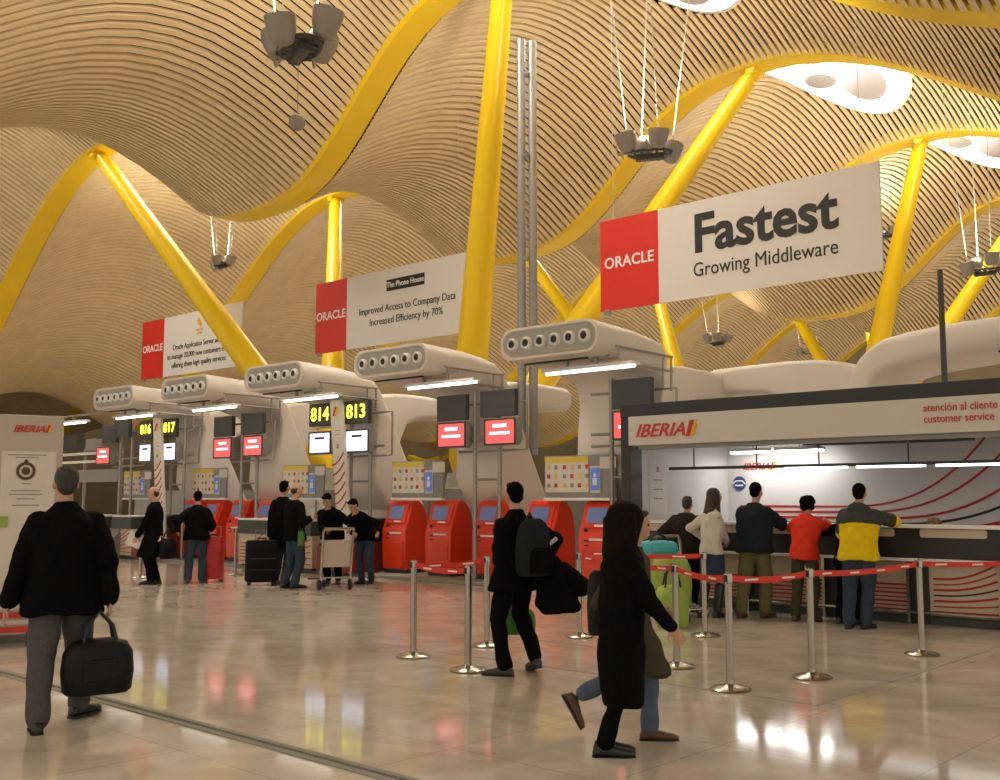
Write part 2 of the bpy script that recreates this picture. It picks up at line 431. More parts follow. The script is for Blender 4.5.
# low grey platform under the kiosks
struct(MB().box((-19.5, 15.9, .03), (20.4, 4.3, .06)).build('trim_3', 'concrete', bevel=.01))
struct(MB().box((-32, 79.5, 7), (96, .4, 15)).build('wall_back', 'wallbrown'))
struct(MB().box((-79.5, 34, 7), (.4, 92, 15)).build('wall_left', 'wallbrown'))
struct(MB().box((-22, 18.3, .9), (23.5, .18, 1.8)).build('wall_rear', 'grey', bevel=.02))

# --------------------------------------------------- check-in canopy modules
FY = 12.6
XC = [-24.6, -21.3, -17.9, -14.3, -10.55]
def canopy_module(leg_w=1.2):
    t = thing('counter_canopy', '', 'canopy', (0, 0, 0), 0, 'white check-in canopies')
    # closed section swept along the bent arm: (outer y,z) (inner y,z) half width
    ST = [((0, 4.30), (0, 3.78)), ((.5, 4.275), (.5, 3.74)), ((1.0, 4.24), (1.0, 3.70)), ((1.5, 4.18), (1.5, 3.64)), ((1.78, 4.10), (1.78, 3.58)), ((1.98, 3.99), (1.92, 3.50)),
          ((2.14, 3.82), (2.0, 3.36)), ((2.3, 3.56), (2.02, 3.12)), ((2.58, 3.04), (1.94, 2.62)), ((3.15, 1.95), (1.9, 1.95)), ((3.36, 1.55), (2.1, 1.62)), ((3.5, 1.28), (2.45, 1.3)), ((3.68, .7), (2.5, .7)), ((3.9, 0), (2.55, 0))]
    R = []
    for (o, i) in ST:
        o = V((0, *o)); i = V((0, *i)); c = (o + i) / 2; h = (o - i).length; u = (o - i).normalized()
        k_ = len(R); a_ = min(1, max(0, (k_ - 4) / 4)); w_ = 2.0 + (leg_w - 2.0) * a_; x_ = (1.92 - leg_w) / 2 * a_ if leg_w < 1.5 else -.14 * a_
        R.append([c + V((p[0] + x_, 0, 0)) + u * p[1] for p in rrect(w_, h, min(.25, h * .45) if k_ < 2 else (.2 if k_ < 4 else .13), 6)])
    face = R[0]; c0 = V((0, 0, 4.04))
    lip = [[c0 + V(((p.x) * k1, y, (p.z - 4.04) * k2)) for p in face] for k1, k2, y in ((.955, .84, -.005), (.93, .76, .045))]
    MB().loft([lip[1], lip[0]] + R).build('arm', 'canopy', t, smooth=35)
    MB().loft([[V((p.x, y, p.z)) for p in lip[1]] for y in (.028, .044)]).build('face_panel', 'facegrey', t)
    for k in range(6):
        x = -.74 + .296 * k; z = 4.04
        m = MB()
        prof = [(.05, .03), (.105, .03), (.10, -.03), (.08, -.05), (.062, -.03), (.058, .028)]
        m.loft([circ(V((x, y, z)), V((1, 0, 0)), V((0, 0, 1)), r, None, 18) for r, y in prof])
        nz = m.build('air_nozzle', 'whiteink', t, smooth=50)
        MB().loft([circ(V((x, y, z)), V((1, 0, 0)), V((0, 0, 1)), .057, None, 16) for y in (-.034, -.02)]).build('opening', 'black', nz)
    # rear arm
    ST = [((2.1, 3.55), (2.9, 2.2)), ((2.4, 3.78), (3.1, 2.8)), ((2.8, 3.86), (3.3, 3.18)), ((3.3, 3.88), (3.6, 3.32)), ((4.0, 3.87), (4.05, 3.36)), ((4.5, 3.85), (4.5, 3.37)), ((4.58, 3.82), (4.58, 3.40)), ((4.62, 3.76), (4.62, 3.46))]
    R = []
    for (o, i) in ST:
        o = V((0, *o)); i = V((0, *i)); c = (o + i) / 2; h = (o - i).length; u = (o - i).normalized()
        R.append([c + V((p[0] - .22, 0, 0)) + u * p[1] for p in rrect(1.5, h, min(.11, h * .4), 6)])
    MB().loft(R).build('rear_arm', 'canopy', t, smooth=35)
    # dark groove under the nose
    MB().box((-.1, .32, 3.745), (1.3, .05, .03)).build('slot', 'black', t)
    return t
can = canopy_module()
labs = ['white canopy with six air nozzles farthest down the row of check-in desks', 'white canopy with six air nozzles, fourth from the booth, behind the farthest banner',
        'white canopy above the desks numbered 814 and 813', 'white canopy with six air nozzles below the middle banner', 'white canopy with six air nozzles closest to the booth']
for k, x in enumerate(XC):
    if k == 0: can.location = (x, FY, 0); can['label'] = labs[0]
    elif k == 4:
        wide = canopy_module(1.7); wide.location = (x, FY, 0); wide['label'] = labs[4]
    else: dup(can, (x, FY, 0), 0, labs[k])
# one more canopy, turned a quarter, rises behind the booth
dup(wide, (-4.85, 18.0, .1), PI / 2, 'white canopy turned sideways rising behind the booth roof', 'white check-in canopies').scale = (1, 1.2, 1)

# rail frames, lamps, stands, monitors for each module
def rail_frame(x, label):
    t = thing('rail_frame', label, 'rail frame', (x, FY, 0), 0, 'metal rail frames beside the canopies')
    m = MB()
    m.tube([(0, .35, 3.88), (0, 1.9, 3.86)], .022); m.tube([(0, .6, 3.64), (0, 1.9, 3.62)], .022); m.build('rail', 'pipe', t)
    m = MB(); m.tube([(0, 1.86, 3.88), (0, 1.86, 3.3)], .022); m.build('upright', 'pipe', t)
    m = MB(); m.tube([(0, 1.62, 3.87), (0, 1.62, 3.3)], .018); m.build('upright', 'pipe', t)
    m = MB(); m.tube([(0, .42, 3.88), (0, .42, 3.70), (-.55, .42, 3.70)], .02); m.build('hanger', 'pipe', t)
    return t
def lamp(x, label):
    t = thing('fluorescent_light', label, 'light', (x, FY + .42, 3.56), 0, 'fluorescent strip lights below the canopies')
    m = MB(); m.prism([(-.09, .07), (.09, .07), (.12, .02), (-.12, .02)], -.9, .9); m.build('housing', 'whiteink', t)
    m = MB(); m.capsule((-.86, 0, 0), (.86, 0, 0), .026); m.build('lamp_tube', 'tube', t, smooth=60)
    for dx in (-.45, .15):
        m = MB(); m.box((dx, 0, .12), (.05, .05, .14)); m.tube([(dx - .1, 0, .2), (dx + .25, 0, .2)], .018); m.build('bracket', 'pipe', t)
    return t
where = ['farthest along the row', 'second from the far end', 'at desks 814 and 813', 'under the middle banner', 'beside the booth']
for k, x in enumerate(XC):
    rail_frame(x + 1.08, f'metal rail frame on the canopy {where[k]}')
    lamp((-24.3, -20.7, -17.18, -13.37, -10.05)[k], f'bright strip light below the canopy {where[k]}')
t = lamp(-27.7, 'bright strip light past the farthest canopy, above the white totem')
MB().tube([(-.5, 0, .2), (2.1, 0, .2)], .025).build('support_rail', 'pipe', t)

def stand(x, label):
    t = thing('display_stand', label, 'display stand', (x, FY + 1.45, 0), 0, 'metal display stands between desks')
    for dx in (.72, 1.34): MB().cone((dx, .06, .06), (dx, .06, 3.55), .04, n=12).build('post', 'pipe', t, smooth=40)
    for z in (1.9, 2.42, 2.62, 3.3): MB().tube([(.3, .06, z), (1.75, .06, z)] if z > 2 else [(.72, .06, z), (1.34, .06, z)], .024).build('crossbar', 'pipe', t, smooth=40)
    MB().tube([(1.7, .06, 3.3), (2.0, .06, 3.3), (2.0, .06, 2.42), (1.7, .06, 2.42)], .022).build('side_loop', 'pipe', t, smooth=40)
    return t
def monitor(x, z, screen, lines, label, w=.80, h=.50):
    t = thing('monitor', label, 'monitor', (x, FY + 1.36, z), 0, 'check-in monitors on stands')
    MB().loft([[V((p[0], y, p[1])) for p in rrect(w * s, h * s, .03)] for y, s in ((-.04, 1.), (.06, 1.), (.30, .62))]).build('case', 'grey', t, smooth=40)
    sc = MB().box((0, -.043, 0), (w * .86, .012, h * .82)).build('screen', screen, t)
    MB().loft([[V((p[0] * k, -.045 + q, p[1] * k)) for p in rrect(w * .96, h * .95, .02)] for k, q in ((1., 0.004), (1., -.01), (.9, -.01), (.9, 0.004))], cap=False).build('bezel', 'darkgrey', t)
    m = MB()
    for (dx, dz, ww, hh) in lines: m.box((dx * w, -.052, dz * h), (ww * w, .006, hh * h))
    m.build('screen_lines', 'scr_txt' if screen == 'scr_red' else 'ink', sc)
    return t
def signbox(x, z, label, number=None, w=.78, h=.48):
    t = thing('number_sign', label, 'sign', (x, FY + 1.36, z), 0, 'dark sign boxes on the stands')
    MB().box((0, 0, 0), (w, .10, h)).build('case', 'darkgrey', t, bevel=.012)
    if number: text('number', number, .40 * min(1, w / .72), 'led', t, (0, -.056, 0), bold=.005, depth=.004, sx=1.05)
    return t
RL = [(0, .22, .42, .12), (0, -.05, .62, .10)]
LL = [(0, .20, .40, .09)]
stand_w = ['farthest along the row beside canopy lamp', 'between the far canopy and desks 814', 'at desks 814 and 813', 'under the middle banner', 'partly hidden by the booth']
for k, x in enumerate(XC):
    stand(x - (.6 if k in (1, 4) else .45 if k == 0 else 0), 'metal two-post display stand ' + stand_w[k])
    if k in (0, 2):
        a, b = (('816', '817'), None, ('814', '813'))[k]
        o0, o1 = ((-.72, .45), None, (-.1, 1.10))[k]; sw = .62 if k == 0 else .76
        signbox(x + o0, 3.33, f'black sign with lit yellow number {a}', a, w=sw); signbox(x + o1, 3.33, f'black sign with lit yellow number {b}', b, w=sw)
        monitor(x + o0, 2.73, 'scr_lav', LL, f'pale blue screen below the lit number {a}', w=sw + .03); monitor(x + o1 + .03, 2.73, 'scr_lav', LL, f'pale blue screen below the lit number {b}', w=sw + .03)
    else:
        nm = {1: 'on the stand with the farthest red screens but one', 3: 'under the middle banner', 4: 'next to the booth post'}[k]
        nm = {1: 'just beyond desks 814', 3: 'below the middle banner', 4: 'next to the booth post'}[k]
        q = .66 if k == 4 else (-.42 if k == 1 else .28)
        signbox(x + q, 3.25, f'dark blank sign box on outer arm of the stand {nm}')
        monitor(x + q, 2.74, 'scr_red', RL, f'red check-in screen on outer arm of the stand {nm}')
        if k != 4:
            signbox(x + q + 1.18, 3.27, f'dark blank sign box on inner arm of the stand {nm}', w=.86)
            monitor(x + q + 1.24, 2.75, 'scr_red', RL, f'red check-in screen on inner arm of the stand {nm}')
monitor(-27.6, 2.72, 'scr_red', RL, 'small red screen beyond desks 816, nearest the white totem')
signbox(-27.3, 3.3, 'dark blank sign box above the small red screen beyond desks 816')
signbox(-26.6, 3.42, 'dark blank sign box beside the sign reading 816')
stand(-27.7, 'metal two-post display stand beyond desks 816')

# leaning white totems with red curved stripes between numbered desks
def lean_totem(x, label):
    t = thing('stripe_totem', label, 'totem', (x, FY + 1.15, 0), 0, 'leaning striped totems')
    top, bot = V((.0, 0, 3.58)), V((.42, 0, .06))
    d = (bot - top); R = []
    for s in (0, .03, .5, 1.):
        c = top + d * s; w = .19 + .02 * s if s > .01 else .16
        R.append([c + V((p[0], p[1], 0)) for p in rrect(w * 2, .1, .04)])
    MB().loft(R).build('panel', 'boardwhite', t, smooth=40)
    m = MB()
    for i in range(6):
        zc = 1.35 + .2 * i; c = top + d * ((3.58 - zc) / 3.52)
        m.ribbon([(c.x - .19, zc - .12), (c.x - .08, zc - .09), (c.x + .05, zc), (c.x + .17, zc + .14)], .035, -.05, .006)
    m.build('stripe', 'stripe', t)
    m = MB(); m.plate([(-.06, 3.25), (.0, 3.25), (.06, 3.45), (.01, 3.45)], -.05, .006); m.plate([(.02, 3.25), (.10, 3.27), (.12, 3.42), (.07, 3.45)], -.05, .006, 1)
    m.build('emblem', ['redink', 'gold'], t)
    for q, d_ in (((.12, -.052, 2.62), (.07, .006, .09)), ((.10, -.052, 2.95), (.12, .006, .015)), ((.11, -.052, 2.86), (.12, .006, .015)), ((.14, -.052, 2.4), (.05, .006, .04))): MB().box(q, d_).build('print_mark', 'grey', t)
    return t
lean_totem(XC[2] + .66, 'leaning white totem with red stripes between numbers 814 and 813')
lean_totem(XC[0] + .16, 'leaning white totem with red stripes between numbers 816 and 817')

# instruction boards on the back of the desks
def board(x, label, w=1.62):
    t = thing('instruction_board', label, 'board', (x, 14.42, 0), 0, 'instruction boards above the red kiosks')
    MB().box((0, .03, 1.93), (w, .05, .74)).build('panel', 'grey', t, bevel=.01)
    lw = w * .62; x0 = -w / 2 + .03
    MB().box((x0 + lw / 2, 0, 1.97), (lw, .012, .62)).build('poster', 'boardwhite', t)
    MB().box((x0 + lw / 2, -.008, 2.23), (lw, .006, .10)).build('heading', 'boardyel', t)
    for i in range(6):
        for j in range(3):
            xx = x0 + .08 + i * (lw - .14) / 5 + (.03 if i > 1 else 0); zz = 1.78 + j * .16
            MB().box((xx, -.008, zz), (.07, .006, .07), mi=(i + j) % 3).build('pictogram', ['grey', 'redink', 'boardyel'], t)
    MB().box((x0 + lw + .15, -.006, 1.88), (.22, .01, .46)).build('notice', 'boardwhite', t)
    MB().box((x0 + lw + .15, -.014, 1.88), (.19, .008, .38)).build('notice_panel', 'glowblue', t)
    m = MB(); m.ell((x0 + lw + .15, -.018, 1.95), (.035, .008, .035)); m.box((x0 + lw + .15, -.02, 1.84), (.09, .006, .12)); m.build('notice_symbol', 'whiteink', t)
    MB().box((x0 + lw + .42, -.004, 2.16), (.34, .01, .2)).build('name_plate', 'boardwhite', t)
    MB().tube([(-.3, .05, 1.8), (-.3, .62, 1.8), (-.3, .62, .06)], .025).build('leg', 'pipe', t, smooth=40)
    MB().box((-.02, .04, 1.54), (w - .02, .12, .05)).build('ledge', 'whiteink', t, bevel=.01)
    return t
board(-11.38, 'yellow and white instruction board behind the kiosks next to the booth', 1.56)
board(-15.5, 'yellow and white instruction board above the kiosks under the middle banner', 1.5)
board(-19.25, 'yellow and white instruction board just behind the people at the trolley', 1.5)
board(-23.05, 'yellow and white instruction board above the far red kiosks', 1.5)
board(-26.65, 'yellow and white instruction board beside the bald man in black', 1.4)

# ---------------------------------------------------------------- red kiosks
def kiosk(label):
    t = thing('check_in_kiosk', label, 'kiosk', (0, 0, 0), 0, 'red self check-in kiosks')
    prof = [(.0, .08), (-.02, .5), (-.02, .86), (.03, .98), (.17, 1.38), (.22, 1.44), (.30, 1.46), (.40, 1.43), (.50, 1.33), (.58, 1.15), (.63, .9), (.64, .6), (.62, .08)]
    MB().prism(prof, -.35, .35).build('body', 'red', t, bevel=.02, smooth=40)
    MB().box((0, .31, .04), (.62, .56, .08)).build('plinth', 'darkgrey', t)
    rx = Matrix.Rotation(-math.atan2(.14, .40), 3, 'X')
    c = V((0, .10, 1.18)); nrm = rx @ V((0, -1, 0))
    MB().box(c + nrm * .012, (.56, .02, .40), rx).build('front_bezel', 'red', t, bevel=.008)
    s = MB().box(c + nrm * .024 + V((-.02, 0, .02)), (.40, .012, .27), rx).build('screen', 'scr_blue', t)
    m = MB()
    for i in range(3):
        for j in range(2): m.box(c + nrm * .032 + rx @ V((-.14 + i * .12, 0, -.05 + j * .12)), (.08, .004, .06), rx)
    m.build('screen_icons', 'paper', s)
    m = MB(); m.box(c + nrm * .026 + rx @ V((.07, 0, -.165)), (.2, .014, .035), rx); m.build('label_strip', 'whiteink', t)
    m = MB(); m.box((.06, -.026, .80), (.34, .012, .035)); m.build('brand_plate', 'whiteink', t)
    m = MB(); m.box((-.17, -.022, .78), (.1, .016, .025)); m.box((-.17, -.022, .70), (.1, .016, .02)); m.build('card_slot', 'black', t)
    m = MB(); m.ell((-.2, .0, .955), (.035, .02, .035)); m.build('scanner', 'black', t, smooth=60)
    MB().box((0, -.023, .36), (.56, .012, .52)).build('service_door', 'red', t, bevel=.006)
    return t
kk = kiosk('red check-in kiosk at the end of its row beside the dark belt end')
kk.location = (-16.02, 14.3, .06)
for k, lab in enumerate(['second red kiosk from the dark belt end', 'middle red kiosk of the five, beside the man with a backpack', 'red kiosk just behind the backpack', 'red kiosk closest to the booth']):
    dup(kk, (-14.75 + 1.27 * k, 14.3, .06), 0, lab)
for k, lab in enumerate(['far red kiosk behind the bald man holding paper', 'far red kiosk beside the traveller in jeans', 'far red kiosk above the red suitcase', 'far red kiosk mostly hidden by a dark-topped desk']):
    dup(kk, (-23.95 + 1.12 * k, 14.3, .06), 0, lab)

# --------------------------------------------------------------- desks, belts
def desk(x0, x1, y, label):
    w = x1 - x0
    t = thing('check_in_desk', label, 'desk', ((x0 + x1) / 2, y, .06), 0, 'check-in desks')
    MB().box((0, .32, .40), (w, .6, .72)).build('body', 'countbeige', t, bevel=.01)
    MB().box((0, .30, .86), (w + .02, .66, .30)).build('upper_body', 'darkgrey', t, bevel=.015)
    MB().box((0, .24, 1.03), (w + .06, .5, .04)).build('shelf', 'whiteink', t, bevel=.008)
    MB().box((0, .04, .72), (w, .12, .03)).build('ledge', 'metal', t)
    m = MB()
    for i in range(6):
        zc = .12 + i * .075
        m.ribbon([(-w * .46, zc), (-w * .1, zc + .005 * i), (w * .2, zc + .03 * i), (w * .46, zc + .055 * i)], .022, .02, .008)
    m.build('stripe', 'stripe', t)
    MB().box((0, .3, .03), (w - .1, .5, .07)).build('plinth', 'darkgrey', t)
    return t
desk(-20.4, -19.3, 13.55, 'dark-topped check-in desk beside the black suitcase')
desk(-18.95, -17.75, 13.55, 'dark-topped check-in desk just behind the traveller reading paper')
desk(-28.6, -26.6, 13.55, 'dark-topped check-in desk behind the shoulder of the man in a blazer')
desk(-26.2, -25.2, 13.55, 'dark-topped check-in desk beside the bald man in black')
def belt_end(x, label):
    t = thing('baggage_belt', label, 'baggage belt', (x, 13.5, .06), 0, 'baggage belts')
    MB().prism([(0, .02), (0, .52), (.3, .62), (1.4, .62), (1.4, .02)], -.5, .5).build('side_panel', 'brownred', t, bevel=.01)
    MB().prism([(.02, .52), (.3, .63), (1.4, .63), (1.4, .68), (.28, .68), (.0, .57)], -.42, .42).build('belt', 'black', t)
    MB().prism([(.4, .66), (.4, 1.02), (.6, 1.08), (1.35, 1.08), (1.35, .66)], .1, .52).build('scale_box', 'black', t, bevel=.02)
    MB().box((-.2, -.005, .3), (.16, .012, .12)).build('label_plate', 'whiteink', t)
    return t
belt_end(-17.0, 'dark red baggage belt end with a black box beside the first kiosk')
t = belt_end(-24.6, 'baggage belt end with a black box behind the bald man')
# grey slanted bag scale beside the far desk
t = thing('bag_scale', 'grey slanted bag scale between the far desks', 'scale', (-25.9, 13.2, .0))
MB().prism([(0, .0), (0, .5), (.25, .62), (.5, .95), (.55, .95), (.55, 0)], -.4, .1).build('body', 'duct', t, bevel=.02)
MB().box((-.15, -.006, .35), (.2, .012, .1)).build('plate', 'whiteink', t)

t = thing('overhead_gantry', 'pale overhead gantry with dark box beyond the farthest desks', 'gantry', (-30.2, 14.6, 0))
for z in (2.86, 2.62): MB().box((0, 0, z), (4.6, .12, .07)).build('rail', 'whiteink', t)
for dx in (-2.2, 0., 2.2): MB().box((dx, .08, 1.5), (.07, .07, 3.0)).build('post', 'pipe', t)
MB().box((-.6, 0, 3.2), (.9, .25, .5)).build('dark_box', 'darkgrey', t, bevel=.02)
MB().box((.7, 0, 3.1), (.6, .25, .34)).build('small_box', 'grey', t, bevel=.02)
MB().box((0, .0, 2.2), (4.4, .06, .36)).build('screen_panel', 'grey', t)

# twin grey ducts
t = thing('air_duct', 'pair of tall thin grey metal ducts rising from the canopy below the middle banner', 'duct', (-13.47, 15.48, 0))
for dx, dy, h, zb in ((-.10, -.06, 10.85, 2.62), (.09, .07, 10.8, 2.40)):
    MB().loft([circ(V((dx, dy, z)), V((1, 0, 0)), V((0, 1, 0)), r, None, 20) for z, r in ((zb, .085), (h - .04, .085), (h, .065))]).build('pipe', 'duct', t, smooth=40)
for z in (4.2, 6.3, 8.4, 10.1): MB().box((0, .0, z), (.16, .2, .06)).build('clamp', 'pipe', t)

# pole on booth roof
t = thing('roof_pole', 'thin dark pole rising from the booth roof', 'pole', (-5.62, 15.9, 3.02))
MB().cone((0, 0, .0), (0, 0, 1.95), .045, .04, 12).build('shaft', 'darkgrey', t, smooth=40)
MB().box((0, 0, .03), (.22, .22, .06)).build('base_plate', 'darkgrey', t)

# --------------------------------------------------------------- big banners
BK, BY, BZ = 1.53, 20.2, 7.16
def banner(x0, x1, redw, label):
    """local units are a 1.45 m tall sheet; the real banners are 1.53 times that"""
    xc = (x0 + x1) / 2 * BK
    t = thing('hanging_banner', label, 'banner', (xc, BY, BZ), 0, 'hanging advertising banners'); t.scale = (BK, BK, BK)
    w = x1 - x0
    MB().box((redw / 2, 0, 0), (w - redw, .035, 1.45)).build('panel', 'banner', t)
    MB().box((-w / 2 + redw / 2, 0, 0), (redw, .037, 1.45)).build('red_panel', 'oraclered', t)
    text('brand_lettering', 'ORACLE', .245, 'whiteink', t, (-w / 2 + redw / 2, -.022, .02), bold=.004, sx=1.0, space=1.02)
    for dx in (-w / 2 + .25, w / 2 - .25):
        MB().cone((dx, 0, .72), (dx, 0, (ceil_z(xc + dx * BK, BY) - BZ) / BK), .005, n=5).build('cable', 'cable', t)
    MB().box((-w / 2 + .12, 0, -.75), (.10, .07, .08)).build('clamp', 'pipe', t)
    return t
t = banner(-9.93, -5.38, 1.1, 'big white and red banner with Fastest in huge black letters')
text('headline', 'Fastest', .80, 'ink', t, (.56, -.022, .20), bold=.022, sx=1.0)
text('subline', 'Growing Middleware', .30, 'ink', t, (.56, -.022, -.32), bold=.0, sx=.88)
t = banner(-17.26, -12.9, 1.0, 'white and red banner with two lines on company data, partly behind the tall column')
MB().box((.55, -.022, .40), (1.05, .012, .22)).build('logo_box', 'ink', t)
text('logo_lettering', 'The Phone House', .15, 'whiteink', t, (.55, -.03, .40), bold=.002, sx=.95)
for z, l in ((-.03, 'Improved Access to Company Data'), (-.27, 'Increased Efficiency by 70%')): text('lettering', l, .20, 'ink', t, (.55, -.022, z), sx=.93)
t = banner(-24.32, -19.93, 1.05, 'white and red banner farthest along the row, crossed by a slanting column')
for z, l in ((-.05, 'Oracle Application Server allows'), (-.27, 'to manage 20,000 new customers every'), (-.49, 'offering them high quality services')): text('lettering', l, .185, 'ink', t, (.42, -.022, z), sx=.92)
m = MB(); m.ell((.42, -.022, .48), (.06, .01, .09)); m.ell((.5, -.022, .40), (.04, .01, .06)); m.box((.45, -.022, .28), (.3, .01, .03)); m.box((.45, -.022, .20), (.22, .01, .03)); m.build('crest', 'gold', t)

# --------------------------------------------------- suspended light clusters
CL = []
def cluster(p, s, label, ball=False, energy=0, seed=0):
    p = V(p); rnd = random.Random(seed)
    t = thing('light_cluster', label, 'light fitting', p, rnd.uniform(-.5, .5), 'suspended spotlight clusters')
    inv = Matrix.Rotation(-t.rotation_euler.z, 3, 'Z')
    m = MB()
    m.tube([(.45 * s * math.cos(a), .28 * s * math.sin(a), -.12 * s) for a in [i * PI / 8 for i in range(16)]], .035 * s, closed=True)
    for i in range(5): m.box((-.32 * s + .16 * s * i, 0, -.12 * s), (.045 * s, .52 * s, .05 * s))
    m.box((0, 0, -.2 * s), (.6 * s, .16 * s, .12 * s)); m.build('carrier', 'darkgrey', t, smooth=40)
    for i in range(4):
        a = .5 + i * PI / 2 + rnd.uniform(-.2, .2); c = V((.55 * s * math.cos(a), .42 * s * math.sin(a), rnd.uniform(-.08, .16) * s))
        ax = V((math.cos(a) * .25, math.sin(a) * .25, 1)).normalized(); aa, bb = frame(ax)
        prof = [(-.20, .10), (-.17, .15), (-.02, .20), (.15, .225), (.20, .225), (.20, .19), (.10, .17)]
        h = MB().loft([circ(c + ax * (q * s), aa, bb, r * s, None, 16) for q, r in prof]).build('spotlight', 'lampgrey', t, smooth=40)
        MB().loft([circ(c + ax * (q * s), aa, bb, .165 * s, None, 16) for q in (.105, .12)]).build('lens', 'lens', h)
        MB().tube([c - aa * .24 * s, c - aa * .24 * s - ax * .2 * s, V((.42 * s * math.cos(a), .26 * s * math.sin(a), -.12 * s))], .022 * s, 6).build('bracket', 'lampgrey', t)
    for i in range(4):
        a = .5 + i * PI / 2; q = V((.5 * s * math.cos(a), .34 * s * math.sin(a), -.05 * s))
        top = p + V((1.1 * s * math.cos(a), 1.0 * s * math.sin(a), 0))
        tz = ceil_z(top.x, top.y); e = inv @ V((top.x - p.x, top.y - p.y, 0)); e.z = tz - p.z
        MB().cone(q, e, .011, n=6).build('cable', 'cable', t)
    if ball:
        m = MB(); m.ell((-.05, 0, -1.2 * s), (.12 * s, .12 * s, .12 * s)); m.cone((-.05, 0, -1.1 * s), (-.05, 0, -.2 * s), .006, n=5); m.build('hanging_ball', 'lampgrey', t, smooth=60)
    CL.append((p, s))
    return t
cluster((-11.85, 8.68, 8.07), 1.0, 'cluster of grey spotlights with a small ball hanging below it', True, seed=1)
cluster((-10.48, 15.43, 7.86), .85, 'cluster of grey spotlights in front of the yellow beam above the big Fastest banner', seed=2)
cluster((-32.65, 20.7, 10.06), .85, 'cluster of spotlights hanging between the two slanted yellow members over the farthest banner', seed=3)
cluster((-24.79, 41.74, 8.74), .95, 'far cluster of spotlights just below the big Fastest banner', seed=4)
cluster((-9.73, 31.09, 8.13), .95, 'cluster of spotlights over the booth roof at the edge of view', seed=5)
cluster((-15.63, 38.71, 11.6), .8, 'cluster of spotlights half hidden by the free edge of the big Fastest banner', seed=6)
cluster((-27.23, 55.7, 9.97), .9, 'most distant cluster of spotlights, above the white canopy behind the booth', seed=7)

# ------------------------------------------------------ customer service booth
BX0, BX1, BY0, BY1 = -9.72, -1.2, 13.4, 16.5
t = thing('service_booth', 'long customer service booth with dark frame, lit white back wall and sign', 'booth', (0, 0, 0))
MB().box(((BX0 + BX1) / 2, BY0 + .12, 2.91), (BX1 - BX0, .30, .20)).build('top_frame', 'boothdark', t, bevel=.01)
MB().box(((BX0 + BX1) / 2, BY0 + 1.7, 2.93), (BX1 - BX0, 3.0, .16)).build('roof', 'boothwhite', t)
MB().box((BX0 + .09, BY0 + .14, 1.4), (.18, .32, 2.82)).build('post', 'boothdark', t, bevel=.01)
MB().box(((BX0 + .17 + BX1) / 2, BY0 + .06, 2.59), (BX1 - BX0 - .17, .22, .45)).build('fascia', 'boothwhite', t, bevel=.008)
MB().box(((BX0 + .3 + BX1) / 2, BY0 + .1, 2.335), (BX1 - BX0 - .3, .16, .06)).build('fascia_lip', 'grey', t)
MB().box((BX0 + .03, BY0 + 1.7, 1.45), (.06, 2.95, 2.8)).build('side_wall', 'boothwall', t)
bw = MB().box(((BX0 + BX1) / 2, BY1 + .04, 1.45), (BX1 - BX0, .08, 2.9)).build('back_wall', 'boothwall', t)
MB().box(((BX0 + .3 + BX1) / 2, BY0 + 1.7, 2.74), (BX1 - BX0 - .3, 2.9, .05)).build('soffit', 'boothwhite', t)
MB().box((-6.6, 16.0, 2.47), (2.6, .3, .14)).build('ceiling_duct', 'darkgrey', t, bevel=.02)
iberia_mark(t, (-9.42, BY0 - .055, 2.575), .205)
for z, l in ((2.685, 'atención al cliente'), (2.545, 'customer service')): text('lettering', l, .142, 'redink', t, (-5.0, BY0 - .055, z), align='LEFT', sx=.86, bold=.001)
iberia_mark(t, (-9.36, BY1 - .01, 2.10), .12)
m = MB(); m.loft([circ(V((-9.42, BY1 - y, 1.82)), V((1, 0, 0)), V((0, 0, 1)), .12, None, 24) for y in (0., .03)])
m.build('round_emblem', 'blue', t, smooth=40)
m = MB(); m.ribbon([(-9.55, 1.80), (-9.48, 1.86), (-9.36, 1.86), (-9.29, 1.80)], .02, BY1 - .031, .006); m.box((-9.42, BY1 - .034, 1.78), (.16, .006, .025)); m.build('emblem_band', 'whiteink', t)
# side wall notices
m = MB(); m.box((BX0 + .063, BY0 + .9, 1.75), (.006, .5, .9)); m.build('notice_sheet', 'paper', t)
m = MB()
for i in range(3): m.box((BX0 + .069, BY0 + .9, 1.85 - .15 * i), (.006, .25, .02))
m.box((BX0 + .069, BY0 + .9, 2.02), (.006, .06, .08)); m.build('notice_print', 'grey', t)
# swooping stripes on the back wall
def swoop(z0, xb, dx, dz, w, mi, mb):
    P = [(BX0 + .3, z0), ((BX0 + xb) / 2, z0), (xb, z0 + .0)]
    for i in range(1, 15):
        a = i / 14; P.append((xb + dx * (a ** .85), z0 + dz * (a ** 2.3)))
    mb.ribbon(P, w, BY1 - .001, .006, mi)
m = MB()
for i, (z0, xb, dx, dz, w, k) in enumerate([(1.42, -7.6, 2.5, 1.28, .032, 0), (1.33, -7.4, 2.75, 1.37, .035, 0), (1.24, -7.0, 2.9, 1.4, .04, 0), (1.15, -6.9, 3.3, 1.45, .04, 1), (1.06, -6.6, 3.6, 1.45, .06, 0), (.97, -6.2, 3.7, 1.4, .03, 0), (.88, -5.9, 3.9, 1.4, .05, 0)]):
    swoop(z0, xb, dx, dz, w, k, m)
m.build('wall_stripe', ['stripe', 'ink'], t)

